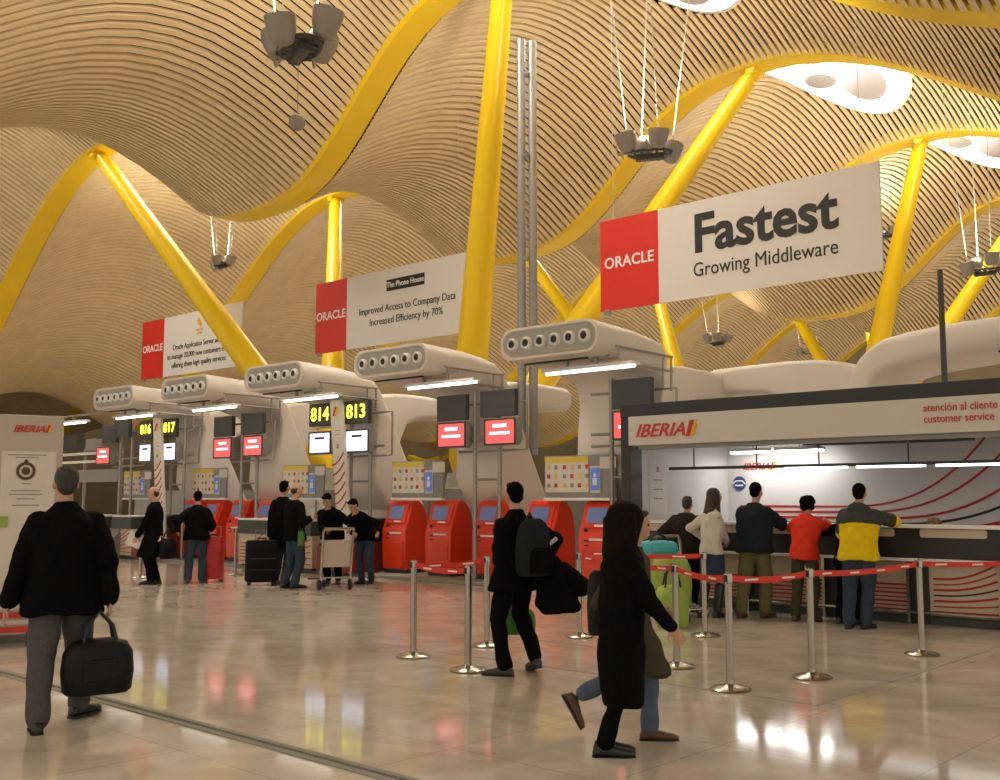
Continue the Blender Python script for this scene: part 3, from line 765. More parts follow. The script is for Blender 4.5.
t = thing('light_rail', 'dark hanging rail with strip lights inside the booth over the counter', 'light rail', (0, 14.35, 2.03))
MB().box((-5.35, 0, 0), (8.2, .07, .045)).build('rail', 'darkgrey', t)
for x in (-9.0, -7.9, -6.9, -5.6, -4.3): MB().cone((x, 0, .02), (x, 0, .70), .012, n=6).build('rod', 'darkgrey', t)
for x in (-6.95, -5.85, -4.75, -3.65): MB().box((x, -.01, -.035), (.95, .06, .03)).build('lamp_tube', 'tubeb', t)
for x, lab in ((-8.9, 'strip light on the booth ceiling above the small wall sign'), (-8.05, 'strip light on the booth ceiling, second along from the side wall')):
    t = thing('ceiling_light', lab, 'light', (x, 16.05, 2.34), 0, 'booth ceiling strip lights')
    MB().box((0, 0, .03), (.8, .22, .05)).build('housing', 'whiteink', t); MB().cone((0, 0, .05), (0, 0, .38), .02, n=8).build('rod', 'whiteink', t); MB().box((0, 0, -.01), (.76, .16, .03)).build('lamp_tube', 'tubec', t)

def counter_unit(x, label, swoopy):
    t = thing('service_counter', label, 'counter', (x, 13.3, 0), 0, 'service counter units')
    w = 1.12
    MB().box((0, .14, 1.205), (w, .50, .04)).build('counter_top', 'whiteink', t, bevel=.008)
    MB().box((0, .16, 1.0), (w, .40, .37)).build('upper_front', 'boothdark', t)
    MB().loft([[V((.02 + p[0], y, 1.125 + p[1])) for p in rrect(.80, .105, .03)] for y in (-.045, -.03)]).build('pale_inset', 'countbeige', t)
    MB().box((0, -.07, .795), (w, .14, .035)).build('ledge', 'whiteink', t, bevel=.006)
    MB().box((.1, .12, .44), (w - .2, .10, .66)).build('lower_panel', 'countbeige', t)
    MB().box((-w / 2 + .12, .10, .42), (.22, .16, .80)).build('dark_post', 'boothdark', t)
    MB().box((-w / 2 + .02, -.05, .40), (.035, .06, .80)).build('steel_upright', 'metal', t)
    MB().tube([(-w / 2, -.05, .15), (w / 2, -.05, .15)], .022).build('foot_rail', 'metal', t, smooth=40)
    MB().box((0, .2, .05), (w, .3, .10)).build('plinth', 'darkgrey', t)
    m = MB()
    for i in range(7):
        z = .16 + .052 * i
        if swoopy: P = [(-.28 + .76 * a, z + .015 * i + (.012 + .045 * i) * max(0, a - .15) ** 2) for a in [q / 8 for q in range(9)]]
        else: P = [(-.30, z), (.54, z)]
        m.ribbon(P, .018 if i % 2 else .026, .068, .006, 1 if i == 3 and swoopy else 0)
    m.build('stripe', ['stripe', 'ink'], t)
CN = ['beside the booth post, behind the green luggage', 'behind the woman in the white sweater', 'behind the man in the navy jacket', 'behind the traveller in the red vest', 'behind the man in the yellow jacket', 'with swooping stripes, past the man in yellow', 'cut by the edge of the photo', 'past the edge of the photo']
for k in range(7): counter_unit(-9.02 + 1.12 * k + (-.15), 'counter unit ' + CN[k], k >= 4)

# ---------------------------------------------------------------- stanchions
def stanchion(x, y, label):
    t = thing('queue_post', label, 'queue post', (x, y, 0), 0, 'steel queue posts')
    MB().loft([circ(V((0, 0, z)), V((1, 0, 0)), V((0, 1, 0)), r, None, 32) for r, z in ((.165, 0), (.17, .012), (.15, .026), (.07, .04), (.036, .055), (.034, .08))]).build('base', 'metal', t, smooth=40)
    MB().loft([circ(V((0, 0, z)), V((1, 0, 0)), V((0, 1, 0)), r, None, 20) for r, z in ((.031, .06), (.031, .86), (.038, .865), (.038, .935), (.030, .945))]).build('pole', 'metal', t, smooth=40)
    MB().box((0, 0, .90), (.03, .085, .055)).build('belt_clip', 'black', t)
    return t
PO = {'a': (-7.78, 7.21), 'b': (-6.79, 6.97), 'c': (-7.77, 8.26), 'd': (-7.5, 9.5), 'e': (-5.52, 8.44), 'f': (-4.55, 7.74), 'g': (-4.32, 8.73), 'h': (-4.13, 10.74), 'i': (-6.5, 10.53), 'j': (-18.62, 12.31), 'k': (-19.3, 10.59)}
PL = dict(a='queue post standing alone by the marble, before the kiosk platform', b='queue post just beside the man with the backpack', c='queue post behind the arm of the man with the backpack', d='queue post beside the coat carried by the backpack man',
          e='queue post just beside the hand of the woman in the long coat', f='queue post of the red belt line standing nearest the viewer', g='queue post in front of the traveller in the red vest', h='queue post in front of the counter with swooping stripes',
          i='queue post in front of the woman in the white sweater', j='far queue post beside the red suitcase', k='far queue post at the feet of the bald man in black')
for k, p in PO.items(): stanchion(*p, PL[k])
def belt(a, b, label, sag=.03):
    a = PO.get(a, a); b = PO.get(b, b); A = V((*a, .90)); B = V((*b, .90)); d = (B - A).normalized(); A = A + d * .045; B = B - d * .045
    nrm = V((-d.y, d.x, 0)) * .0025; R = []
    for i in range(13):
        s = i / 12; c = A.lerp(B, s) - V((0, 0, sag * 4 * s * (1 - s))); h = .026
        R.append([c + nrm + V((0, 0, h)), c - nrm + V((0, 0, h)), c - nrm - V((0, 0, h)), c + nrm - V((0, 0, h))])
    mid = V((A.x, A.y, 0))
    o = MB().loft([[p - mid for p in r] for r in R]).build('queue_belt', 'beltred', loc=mid)
    tag(o, label, 'queue belt', 'red queue belts')
    L = (B - A).length; n = max(1, int(L / .42))
    for i in range(n):
        s = (i + .5) / n; c = A.lerp(B, s) - V((0, 0, sag * 4 * s * (1 - s))) - mid
        MB().box(c, (.16, .008, .016), Matrix.Rotation(math.atan2(d.y, d.x), 3, 'Z')).build('belt_mark', 'whiteink', o)
belt('a', 'c', 'red queue belt from the lone post back to the post by the backpack man')
belt('a', 'b', 'red queue belt from the lone post to the post beside the backpack man')
belt('e', 'f', 'short red queue belt beside the hand of the woman in the long coat')
belt('f', 'g', 'red queue belt across the legs of the man in the navy jacket')
belt('g', 'h', 'red queue belt rising past the man in the yellow jacket')
belt('h', (-3.3, 12.75), 'red queue belt running out past the counter with swooping stripes')
belt('i', (-8.15, 10.3), 'red queue belt in front of the green luggage')
belt('d', 'e', 'red queue belt passing behind the woman in the long coat')

# -------------------------------------------------------- totem, carts, bags
def local_at(name, label, cat, pos, face=0., group=None):
    """thing whose local y axis looks away from the viewing side, turned by face degrees"""
    return thing(name, label, cat, (pos[0], pos[1], pos[2] if len(pos) > 2 else 0), math.atan2(pos[1], pos[0]) - PI / 2 + math.radians(face), group)
t = thing('sign_totem', 'tall white sign totem with red airline name and round crest', 'totem', (-11.93, 5.14, 0), 1.25)
MB().box((0, 0, 1.29), (.70, .14, 2.40)).build('panel', 'poster', t, bevel=.02)
MB().box((0, 0, .05), (.8, .45, .1)).build('base', 'grey', t, bevel=.01)
MB().box((.0, -.075, 1.25), (.56, .012, 1.66)).build('frame', 'boardwhite', t)
iberia_mark(t, (-.18, -.076, 2.33), .075, bold=.03)
m = MB(); m.tube([(-.03 + .085 * math.cos(a), -.084, 1.86 + .085 * math.sin(a)) for a in [i * PI / 12 for i in range(24)]], .016, closed=True); m.ell((-.03, -.084, 1.86), (.045, .01, .045)); m.ell((-.03, -.084, 1.965), (.02, .01, .026)); m.build('crest', 'shoebrown', t, smooth=60)
for z, w in ((2.04, .40), (2.01, .24), (1.72, .10), (1.64, .3), (1.60, .34), (1.55, .18), (1.48, .28)): MB().box((-.02, -.084, z), (w, .006, .010)).build('print_line', 'grey', t)
MB().box((-.24, -.09, 1.30), (.10, .02, .12)).build('green_tag', 'green', t)
t = thing('rolling_barrier', 'low red and white striped rolling barrier behind the man in a blazer', 'barrier', (-11.62, 4.72, 0), 1.2)
for k in range(5): MB().box((0, 0, .18 + .075 * k), (.86, .4, .055)).build('band', ['redink', 'poster'][k % 2], t, bevel=.008)
MB().box((0, 0, .33), (.80, .34, .40)).build('core', 'poster', t)
for dx in (-.33, .33):
    m = MB(); m.cone((dx - .02, -.15, .075), (dx + .02, -.15, .075), .075, n=18); m.box((dx, -.12, .14), (.05, .09, .06)); m.build('caster', 'black', t, smooth=40)

def trolley(pos, face, label):
    t = local_at('luggage_trolley', label, 'luggage trolley', pos, face, 'luggage trolleys')
    for sx in (-.26, .26):
        MB().tube([(sx, -.35, .14), (sx, .5, .2)], .02).build('side_rail', 'metal', t, smooth=40)
        MB().tube([(sx, .48, .2), (sx, .55, .55), (sx, .62, .98), (sx * .96, .68, 1.04)], .02).build('upright', 'metal', t, smooth=40)
    MB().tube([(-.26, .68, 1.04), (.26, .68, 1.04)], .026).build('handle', 'metal', t, smooth=40)
    m = MB()
    for i in range(7): m.box((0, -.32 + .13 * i, .16 + .009 * i), (.5, .03, .015))
    m.build('deck', 'metal', t)
    MB().box((0, .52, .62), (.5, .02, .46), Matrix.Rotation(-.16, 3, 'X')).build('sign_panel', 'poster', t)
    MB().box((0, .49, .46), (.36, .012, .10), Matrix.Rotation(-.16, 3, 'X')).build('panel_band', 'boardyel', t)
    for sx in (-.27, .27):
        MB().cone((sx - .02, .42, .09), (sx + .02, .42, .09), .09, n=18).build('wheel', 'black', t, smooth=40)
    MB().cone((-.02, -.3, .07), (.02, -.3, .07), .07, n=18).build('wheel', 'black', t, smooth=40)
    MB().box((0, -.3, .12), (.06, .06, .06)).build('wheel_fork', 'metal', t)
    return t
trolley((-14.75, 11.64), 195, 'steel luggage trolley with a pale panel, two people stooping over it')
trolley((-7.62, 11.72), 20, 'luggage trolley carrying green luggage beside the counter')

def suitcase(pos, w, d, h, face, m_, label, soft=False):
    t = local_at('suitcase', label, 'suitcase', pos, face)
    MB().loft([[V((p[0], p[1], z)) for p in rrect(w * s, d * s, .08)] for z, s in ((.06, .9), (.09, 1.), (h * .95, .98), (h, .9))]).build('shell', m_, t, smooth=40)
    for sx in (-w * .38, w * .38): MB().cone((sx, -.03, .035), (sx, .03, .035), .035, n=12).build('wheel', 'black', t)
    MB().tube([(-.1, d * .3, h - .02), (-.1, d * .3, h + .18), (.1, d * .3, h + .18), (.1, d * .3, h - .02)], .011).build('pull_handle', 'pipe', t)
    MB().tube([(-.08, 0, h - .01), (-.06, 0, h + .035), (.06, 0, h + .035), (.08, 0, h - .01)], .014).build('carry_handle', 'black', t)
    for z in ((.35, .6) if soft else (.3, .5, .7)):
        MB().box((0, -d / 2 - .008, h * z), (w * .86, .02, .02 if soft else .015)).build('strap' if soft else 'ridge', 'black' if soft else m_, t)
    return t
suitcase((-17.36, 11.0), .38, .26, .84, -15, 'suitred', 'upright red suitcase beside the traveller in dark jacket and jeans')
suitcase((-16.12, 11.2), .56, .34, .80, 10, 'suitblack', 'large black suitcase standing behind the bald traveller reading paper', True)

def duffel(name, label, cat, pos, size, m_, face=0, handles=True, group=None):
    t = local_at(name, label, cat, pos, face, group)
    w, d, h = size
    MB().loft([[V((p[0], p[1], z * h)) for p in rrect(w * s, d * s, min(w, d) * s * .45)] for z, s in ((0, .86), (.06, .97), (.4, 1.03), (.75, .98), (.93, .82), (1., .5))]).build('body', m_, t, smooth=50)
    m = MB()
    if handles:
        for sy in (-d * .3, d * .3):
            MB().tube([(-w * .25, sy, h * .85), (-w * .18, sy * .5, h * 1.25), (0, sy * .2, h * 1.5), (w * .18, sy * .5, h * 1.25), (w * .25, sy, h * .85)], .013).build('handle', 'black', t, smooth=40)
    MB().box((0, -d * .5, h * .45), (w * .5, .03, h * .4)).build('pocket', m_, t, bevel=.01)
    return t
duffel('travel_bag', 'lime green travel bag standing on the trolley by the counter', 'bag', (-7.58, 11.48, .2), (.52, .4, .62), 'green', 20, False)
duffel('travel_bag', 'pale green soft bag low behind the long-coated woman, beside the trolley', 'bag', (-7.25, 11.0, .0), (.4, .35, .5), 'green', 10)
duffel('shopping_bag', 'cyan bag lying on top of the green luggage', 'bag', (-7.82, 11.55, .83), (.52, .3, .18), 'cyan', 20)

# -------------------------------------------------------------------- people
REM = []
TEX = bpy.data.textures.new('cloth_folds', 'CLOUDS'); TEX.noise_scale = .16; TEX.noise_depth = 1
def solid(mb, name, m_, parent, vox, smooth=3, folds=0.):
    o = mb.build(name, m_, parent)
    r = o.modifiers.new('r', 'REMESH'); r.mode = 'VOXEL'; r.voxel_size = vox; r.use_smooth_shade = True
    if smooth:
        s = o.modifiers.new('s', 'SMOOTH'); s.factor = .5; s.iterations = smooth
    if folds:
        d = o.modifiers.new('d', 'DISPLACE'); d.texture = TEX; d.texture_coords = 'LOCAL'; d.strength = folds; d.mid_level = .32
    REM.append(o); return o
def flush():
    dg = bpy.context.evaluated_depsgraph_get()
    new = [(o, bpy.data.meshes.new_from_object(o.evaluated_get(dg))) for o in REM]
    for o, me in new:
        mats = [m for m in o.data.materials]; o.modifiers.clear(); o.data = me
        if not me.materials:
            for m in mats: me.materials.append(m)
        me.polygons.foreach_set('use_smooth', [True] * len(me.polygons))
    REM.clear()
def ik(a, c, l1, l2, pole):
    a, c, pole = V(a), V(c), V(pole); d = c - a; L = min(d.length, (l1 + l2) * .998); d.normalize()
    x = (l1 * l1 - l2 * l2 + L * L) / (2 * L); h = math.sqrt(max(0, l1 * l1 - x * x))
    p = (pole - d * pole.dot(d))
    p = p.normalized() if p.length > 1e-4 else V((0, 0, 0))
    return a + d * x + p * h, a + d * L
def hand(mb, w, d, side, out, k, curl=.7):
    """palm, four separate bent fingers and a thumb; d = hand direction, out = back of the hand direction"""
    d = V(d).normalized(); out = (V(out) - d * V(out).dot(d)).normalized(); ac = d.cross(out) * side
    rot = Matrix((ac, d, out)).transposed()
    mb.ell(V(w) + d * .05 * k, (.041 * k, .056 * k, .016 * k), rot, 12, 8)
    mb.capsule(w, V(w) + d * .03 * k, .026 * k, .030 * k, 10)
    for i, (ox, ln) in enumerate(((.033, .068), (.011, .078), (-.011, .073), (-.032, .056))):
        p = V(w) + d * .088 * k + ac * ox * k; dd = (d + ac * ox * 1.6).normalized(); r = .0092 * k
        for s, f in ((.45, .35), (.32, .8), (.23, 1.2)):
            a = curl * f; v = (dd * math.cos(a) - out * math.sin(a)).normalized()
            q = p + v * ln * s * k; mb.capsule(p, q, r, r * .92, 8); p = q; r *= .93
    p = V(w) + d * .03 * k + ac * .034 * k
    for s, v in ((.04, (ac * .75 + d * .65 - out * .15)), (.032, (ac * .3 + d * .9 - out * .35))):
        q = p + v.normalized() * s * k; mb.capsule(p, q, .0115 * k, .0098 * k, 8); p = q

def person(pos, label, H=1.74, face=0., lean=0., side=0., pelvis=(0, 0), pz=None, feet=None, hands=None, hface=None, hpitch=0., top='coat', hem=.80, flare=1.,
           coat='blackcloth', leg='jeans', shoe='shoe', hair='short', hairm='hairblack', skin='skin', vox=.014, bulk=1., inner=None, curl=(.6, .6), skirt=False, legb=1., shw=.172, shh=.425, elbow=None, collar=None, name='person', yoke=None, boots=False, palm=None):
    k = H / 1.75
    t = local_at(name, label, 'person', pos, 0, None)
    fa = math.radians(face); F = V((-math.sin(fa), math.cos(fa), 0)); R = V((math.cos(fa), math.sin(fa), 0)); U = V((0, 0, 1))
    ha = fa if hface is None else math.radians(hface)
    la = math.radians(lean); sa = math.radians(side)
    P = V((pelvis[0], pelvis[1], pz if pz else .935 * k))
    sp = (U * math.cos(la) + F * math.sin(la)) * math.cos(sa) + R * math.sin(sa); fw = F * math.cos(la) - U * math.sin(la)
    def S(h, f=0., r=0.): return P + sp * (h * k) + fw * (f * k) + R * (r * k)
    neck = S(.54, .0); hc = neck + (sp * .6 + U * .4).normalized() * .165 * k + V((-math.sin(ha), math.cos(ha), 0)) * (.03 * k)
    if feet is None: feet = [(P.x - R.x * .11, P.y - R.y * .11, face + 8, 0), (P.x + R.x * .11, P.y + R.y * .11, face - 8, 0)]
    body = MB(); tr = MB(); ct = MB(); sh = []
    # legs
    knees = []
    for s, (fx, fy, fyaw, lift) in zip((-1, 1), feet):
        hip = P + R * (.092 * k * s) - U * .02 * k
        ya = math.radians(fyaw); fd = V((-math.sin(ya), math.cos(ya), 0))
        an = V((fx, fy, .085 * k)) - fd * .06 * k + U * lift
        kn, an = ik(hip, an, .425 * k, .425 * k, fd * .7 + F * .6)
        knees.append((kn, an, fd, lift))
        body.capsule(hip, kn, .078 * k, .053 * k); body.capsule(kn, an, .053 * k, .036 * k)
        b = bulk * legb
        if skirt: pass
        else:
            tr.capsule(hip, kn, .098 * k * b, .074 * k * b); tr.capsule(kn, an + (kn - an).normalized() * .015, .074 * k * b, .060 * k * b)
        # shoe: heel to toe
        pit = math.asin(max(-.9, min(.9, lift / (.26 * k)))) if lift > 0 else 0
        td = (fd * math.cos(pit) - U * math.sin(pit)); tu = (U * math.cos(pit) + fd * math.sin(pit))
        h0 = an - tu * .045 * k - fd * .05 * k
        rs = []
        W_ = fd.cross(U)
        for q, wd, ht in ((-.035, .02, .03), (-.02, .036, .075), (.04, .040, .095), (.10, .041, .075), (.17, .047, .055), (.225, .043, .045), (.262, .024, .03)):
            c = h0 + td * q * k - tu * .036 * k
            rs.append([c + W_ * (p[0] * k) + tu * ((p[1] + ht / 2) * k) for p in rrect(wd * 2, ht, ht * .38, 3)])
        m = MB(); m.loft(rs)
        if boots: m.capsule(an - U * .02, an.lerp(kn, .8), .058 * k, .066 * k, 14)
        o = m.build('boot' if boots else 'shoe', shoe, t, smooth=60); sh.append(o)
        so = MB(); so.loft([[p + tu * 0 for p in [c + W_ * (x * k) for c, x in ()]] or [h0 + td * q * k + W_ * (a * wd * k) - tu * (.036 + e) * k for a, e in ((-1, -.003), (1, -.003), (1, .012), (-1, .012))] for q, wd in ((-.04, .025), (-.02, .040), (.08, .042), (.17, .050), (.225, .046), (.266, .026))])
        so.build('sole', 'black', o)
    # torso
    TR = [(-.10, .155, .105), (0., .165, .115), (.12, .150, .105), (.26, .165, .115), (.38, .175, .118), (.46, .165, .10), (.52, .095, .075), (.56, .055, .058)]
    def ring(h, rx, ry, b=1., off=0.):
        c = S(h, off); return circ(c, R, fw, rx * k * b, ry * k * b, 20)
    body.loft([ring(*q) for q in TR])
    if not skirt: tr.loft([ring(-.12, .12, .10), ring(-.07, .165, .12, bulk), ring(.05, .165, .118, bulk), ring(.12, .155, .11)])
    # neck + head
    Hf = V((-math.sin(ha), math.cos(ha), 0)); Hr = V((math.cos(ha), math.sin(ha), 0)); hp = math.radians(hpitch)
    hf = Hf * math.cos(hp) - U * math.sin(hp); hu = U * math.cos(hp) + Hf * math.sin(hp)
    rot = Matrix((Hr, hf, hu)).transposed()
    def Hd(r, f, u): return hc + Hr * r * k + hf * f * k + hu * u * k
    body.capsule(neck - sp * .03 * k, hc - hu * .05 * k, .056 * k, .052 * k)
    body.ell(Hd(0, -.008, .025), (.074 * k, .094 * k, .092 * k), rot)
    body.ell(Hd(0, .028, -.045), (.056 * k, .064 * k, .070 * k), rot)
    body.ell(Hd(0, .062, -.088), (.026 * k, .026 * k, .024 * k), rot, 10, 6)
    body.capsule(Hd(0, .088, .022), Hd(0, .106, -.022), .010 * k, .015 * k, 8)
    body.ell(Hd(0, .088, .035), (.050 * k, .014 * k, .012 * k), rot, 10, 6)
    body.ell(Hd(0, .088, -.056), (.024 * k, .012 * k, .008 * k), rot, 10, 6)
    for s in (-1, 1):
        body.ell(Hd(.077 * s, -.004, -.008), (.012 * k, .024 * k, .034 * k), rot, 10, 6)
        body.ell(Hd(.042 * s, .066, -.03), (.022 * k, .02 * k, .022 * k), rot, 10, 6)
    # arms
    hands = hands or [(-.25, .05, .80), (.25, .05, .80)]
    for s, hp_, cu, ix in zip((-1, 1), hands, curl, (0, 1)):
        shd = S(shh, -.005, shw * s * bulk ** .5)
        pole = (-F * .8 + R * .5 * s - U * .35) if elbow is None or elbow[ix] is None else V(elbow[ix])
        el, wr = ik(shd, V(hp_), .285 * k, .255 * k, pole)
        body.capsule(shd, el, .050 * k, .040 * k); body.capsule(el, wr, .040 * k, .026 * k)
        hd = (wr - el).normalized()
        hand(body, wr, hd, s, (R * s if palm is None else V(palm)), k, cu)
        if top != 'vest' or True:
            mt = ct if inner is None else None
            tgt = ct
            tgt.capsule(shd + R * (-.02 * s * k), el, .075 * k * bulk, .061 * k * bulk); tgt.capsule(el, wr - hd * .012 * k, .061 * k * bulk, .047 * k * bulk)
    # coat: from collar to hem
    G = [(.545, .072, .074, -.008), (.50, .120, .092, -.005), (.45, .195, .118, 0), (.36, .208, .138, 0), (.22, .195, .136, 0), (.08, .192, .138, 0)]
    rings = [circ(S(h, o), R, fw, rx * k * bulk, ry * k * bulk, 24) for h, rx, ry, o in G]
    kc = (knees[0][0] + knees[1][0]) / 2; hz = hem * k
    if hz < P.z + .06 * k:
        n = max(2, int((P.z - hz) / .1) + 1); sprd = (knees[0][0] - knees[1][0]); sf = abs(sprd.dot(F)); sr = abs(sprd.dot(R))
        for i in range(1, n + 1):
            a = i / n; z = P.z + .03 * k + (hz - P.z - .03 * k) * a; dn = max(0, min(1, (P.z - z) / (P.z - kc.z)))
            c = P.lerp(kc, dn); c.z = z
            rings.append(circ(c, R, F, (.195 * k * bulk + dn * (.04 * k + .2 * sr)) * (1 + (flare - 1) * a), (.140 * k * bulk + dn * (.05 * k + .42 * sf)) * (1 + (flare - 1) * a), 24))
    ct.loft(rings)
    if collar: ct.loft([circ(S(h, -.01), R, fw, r * k, r * .95 * k, 16) for h, r in ((.49, .10), (.535, .078), (.572, .070))])
    cn = {'coat': 'coat', 'blazer': 'blazer', 'jacket': 'jacket', 'vest': 'vest', 'sweater': 'sweater'}[top]
    solid(body, 'body', skin, t, min(vox, .0085), 2)
    c = solid(ct, cn, coat, t, vox, 3, .045)
    if not skirt: solid(tr, 'trousers', leg, t, vox, 3, .034)
    else:
        m = MB(); m.loft([circ(S(.06), R, F, .17 * k, .125 * k, 20)] + [circ(V(((P.x + kc.x) / 2, (P.y + kc.y) / 2, z * k)), R, F, r * k, r * .8 * k, 20) for z, r in ((.85, .19), (.68, .20), (.56, .205))])
        solid(m, 'skirt', leg, t, vox, 3, .02)
    for s in (-1, 1):
        MB().ell(Hd(.032 * s, .083, .006), (.012 * k, .008 * k, .009 * k), rot, 10, 6).build('eye', 'eye', t, smooth=60)
    # hair
    h = MB(); rn = random.Random(hash(label) % 999 if False else len(label))
    if hair in ('short', 'crop'):
        h.ell(Hd(0, -.022, .042), (.083 * k, .094 * k, .090 * k), rot); h.ell(Hd(0, -.052, -.012), (.070 * k, .056 * k, .068 * k), rot)
        if hair == 'short': h.ell(Hd(0, .045, .098), (.06 * k, .05 * k, .03 * k), rot)
    elif hair == 'bald':
        h.ell(Hd(0, -.05, -.012), (.072 * k, .058 * k, .062 * k), rot)
        for s in (-1, 1): h.ell(Hd(.07 * s, -.03, .0), (.014 * k, .04 * k, .045 * k), rot)
    elif hair == 'curly':
        for i in range(34):
            a = rn.uniform(0, 2 * PI); e = rn.uniform(-.8, 1.); q = V((math.cos(a) * math.cos(e), math.sin(a) * math.cos(e) * 1.05, math.sin(e)))
            if q.y > .45 and q.z < .4: continue
            h.ell(Hd(q.x * .08, -.02 + q.y * .085, 0.015 + q.z * .10), (.042 * k,) * 3, None, 10, 6)
        h.ell(Hd(0, -.022, .042), (.086 * k, .096 * k, .094 * k), rot)
    elif hair in ('long', 'mass'):
        w = 1. if hair == 'long' else 1.36
        h.ell(Hd(0, -.022, .040), (.088 * k * w, .10 * k * w, .094 * k * (1 + (w - 1) * .6)), rot)
        L = .34 if hair == 'long' else .42
        cs = [(.03, -.04, .088, .075), (-.10, -.07, .102, .066), (-.22, -.095, .122, .062), (-L, -.11, .09, .04)]
        h.loft([circ(Hd(0, f * (1 if hair == 'long' else .7), u), Hr, Hf, rx * k * w, ry * k * w * (1 if hair == 'long' else 1.5), 16) for u, f, rx, ry in cs])
        for s in (-1, 1): h.capsule(Hd(.085 * s * w, .0, .02), Hd(.10 * s * w, .01, -.24), .034 * k * w, .026 * k * w)
    solid(h, 'hair', hairm, t, min(vox, .011), 3)
    if yoke:
        m = MB(); m.loft([circ(S(hh, o), R, fw, rx * k * bulk * 1.02, ry * k * bulk * 1.03, 24) for hh, rx, ry, o in ((.556, .09, .09, -.01), (.50, .128, .100, -.005), (.45, .200, .122, 0), (.36, .212, .142, 0), (.31, .208, .142, 0))])
        for s, hp_ in zip((-1, 1), hands):
            shd = S(shh, -.005, shw * s * bulk ** .5); pole = (-F * .8 + R * .5 * s - U * .35) if elbow is None or elbow[0 if s < 0 else 1] is None else V(elbow[0 if s < 0 else 1])
            el, wr = ik(shd, V(hp_), .285 * k, .255 * k, pole)
            m.capsule(shd + R * (-.02 * s * k), shd.lerp(el, .8), .077 * k * bulk, .068 * k * bulk)
        m.ell(S(.50, -.11), (.11 * k, .06 * k, .07 * k))
        solid(m, 'yoke', yoke, t, vox, 3, .04)
    return t

A = person
# the man in the blazer, walking away
A((-7.18, 3.40), 'grey-haired person in dark blazer and grey tweed trousers walking away carrying a bag', 1.77, face=6, lean=2, pelvis=(-.03, .05), feet=[(-.16, -.05, 6, 0.), (.15, .36, -40, .0)],
  hands=[(-.37, .05, .85), (.275, .02, .86)], elbow=[(-.35, -.8, 0), (.4, -.8, 0)], top='blazer', hem=.76, bulk=1.2, shw=.182, shh=.428, collar=True, leg='greytrouser', hairm='hairgrey', vox=.011, curl=(.5, 1.2), hface=10)
# the man with a backpack, seen from behind, turned aside
A((-6.38, 7.14), 'dark-haired person in black jacket standing with a backpack and a coat over one arm', 1.69, face=38, lean=-2, pelvis=(0, 0), feet=[(-.14, -.10, 72, 0.), (.17, .14, 20, .05)],
  hands=[(-.16, .26, .98), (.28, .12, .98)], collar=True, top='jacket', hem=.76, bulk=1.05, leg='blackcloth', shoe='shoegrey', hair='short', vox=.012, hface=25, hpitch=4)
# the woman in the long coat
A((-3.92, 5.37), 'long-haired person in ankle-length black coat striding across the hall', 1.51, face=-82, lean=3, pelvis=(.0, 0), feet=[(-.05, .06, -85, .0), (-.05, -.06, -86, .0)],
  hands=[(.22, .14, .86), (.30, -.13, .79)], elbow=[(-.6, .3, -.3), (-.5, -.4, -.3)], hem=.34, flare=.60, bulk=1.12, legb=.76, leg='blackcloth', hair='mass', hairm='hairdark', vox=.012, curl=(.7, .5))
A((-4.10, 5.82), 'person in grey brown coat and jeans walking just behind the long-haired one', 1.47, face=-80, lean=4, pelvis=(-.06, 0), feet=[(-.34, .06, -86, .19), (.12, -.05, -84, .0)],
  hands=[(.10, .22, .84), (-.26, -.06, .86)], hem=.50, coat='browncoat', leg='bluejeans', shoe='shoebrown', hairm='hairbrown', vox=.013, flare=1.05)
# counter queue
A((-8.1, 12.65), 'grey-haired person in olive brown jacket beside the green luggage', 1.58, face=-18, lean=10, bulk=1.34, coat='darkbrown', leg='blackcloth', hairm='hairgrey', hem=.78, top='jacket', hands=[(-.32, .22, .95), (.28, .3, .98)])
A((-7.45, 12.25), 'long-haired person in white sweater, denim skirt and black boots at the counter', 1.68, face=-62, lean=4, top='sweater', coat='cream', leg='jeans', hair='long', hairm='hairbrown', hem=.86, skirt=True, boots=True, bulk=.94, hands=[(-.10, .32, 1.02), (.2, .26, .98)], feet=[(-.12, .02, -20, 0), (.10, -.02, -38, 0)])
A((-7.02, 12.62), 'person in navy jacket and khaki trousers leaning on the counter', 1.76, face=-26, lean=7, top='jacket', coat='navy', leg='khaki', hem=.84, bulk=1.2, hair='crop', hands=[(.05, .45, 1.22), (.38, .38, 1.24)], feet=[(-.17, -.02, -18, 0), (.16, .02, -36, 0)], shoe='shoebrown')
A((-6.36, 12.72), 'curly-haired person in red vest leaning far over the counter', 1.60, face=-20, lean=17, pelvis=(0, -.06), top='vest', coat='vestred', leg='olive', hem=.85, hair='curly', hands=[(.02, .48, 1.24), (.3, .42, 1.24)], feet=[(-.12, .0, -12, 0), (.12, -.08, -30, 0)], shoe='shoebrown')
A((-5.80, 12.78), 'person in dark jacket between the red vest and the yellow jacket', 1.60, face=-24, lean=34, coat='blackcloth', leg='blackcloth', top='jacket', hem=.78, hands=[(-.1, .45, 1.2), (.2, .45, 1.22)], bulk=.95, hpitch=12)
A((-5.47, 12.42), 'person in yellow jacket with grey yoke leaning on the counter top', 1.74, face=-14, lean=12, pelvis=(-.03, 0), top='jacket', coat='jackyel', yoke='jackgrey', leg='jeans', hem=.82, bulk=1.14, hair='crop', hands=[(-.05, .45, 1.2), (.40, .42, 1.27)], elbow=[None, (.8, -.1, -.2)], feet=[(-.16, .0, -8, 0), (.06, .04, -30, 0)])
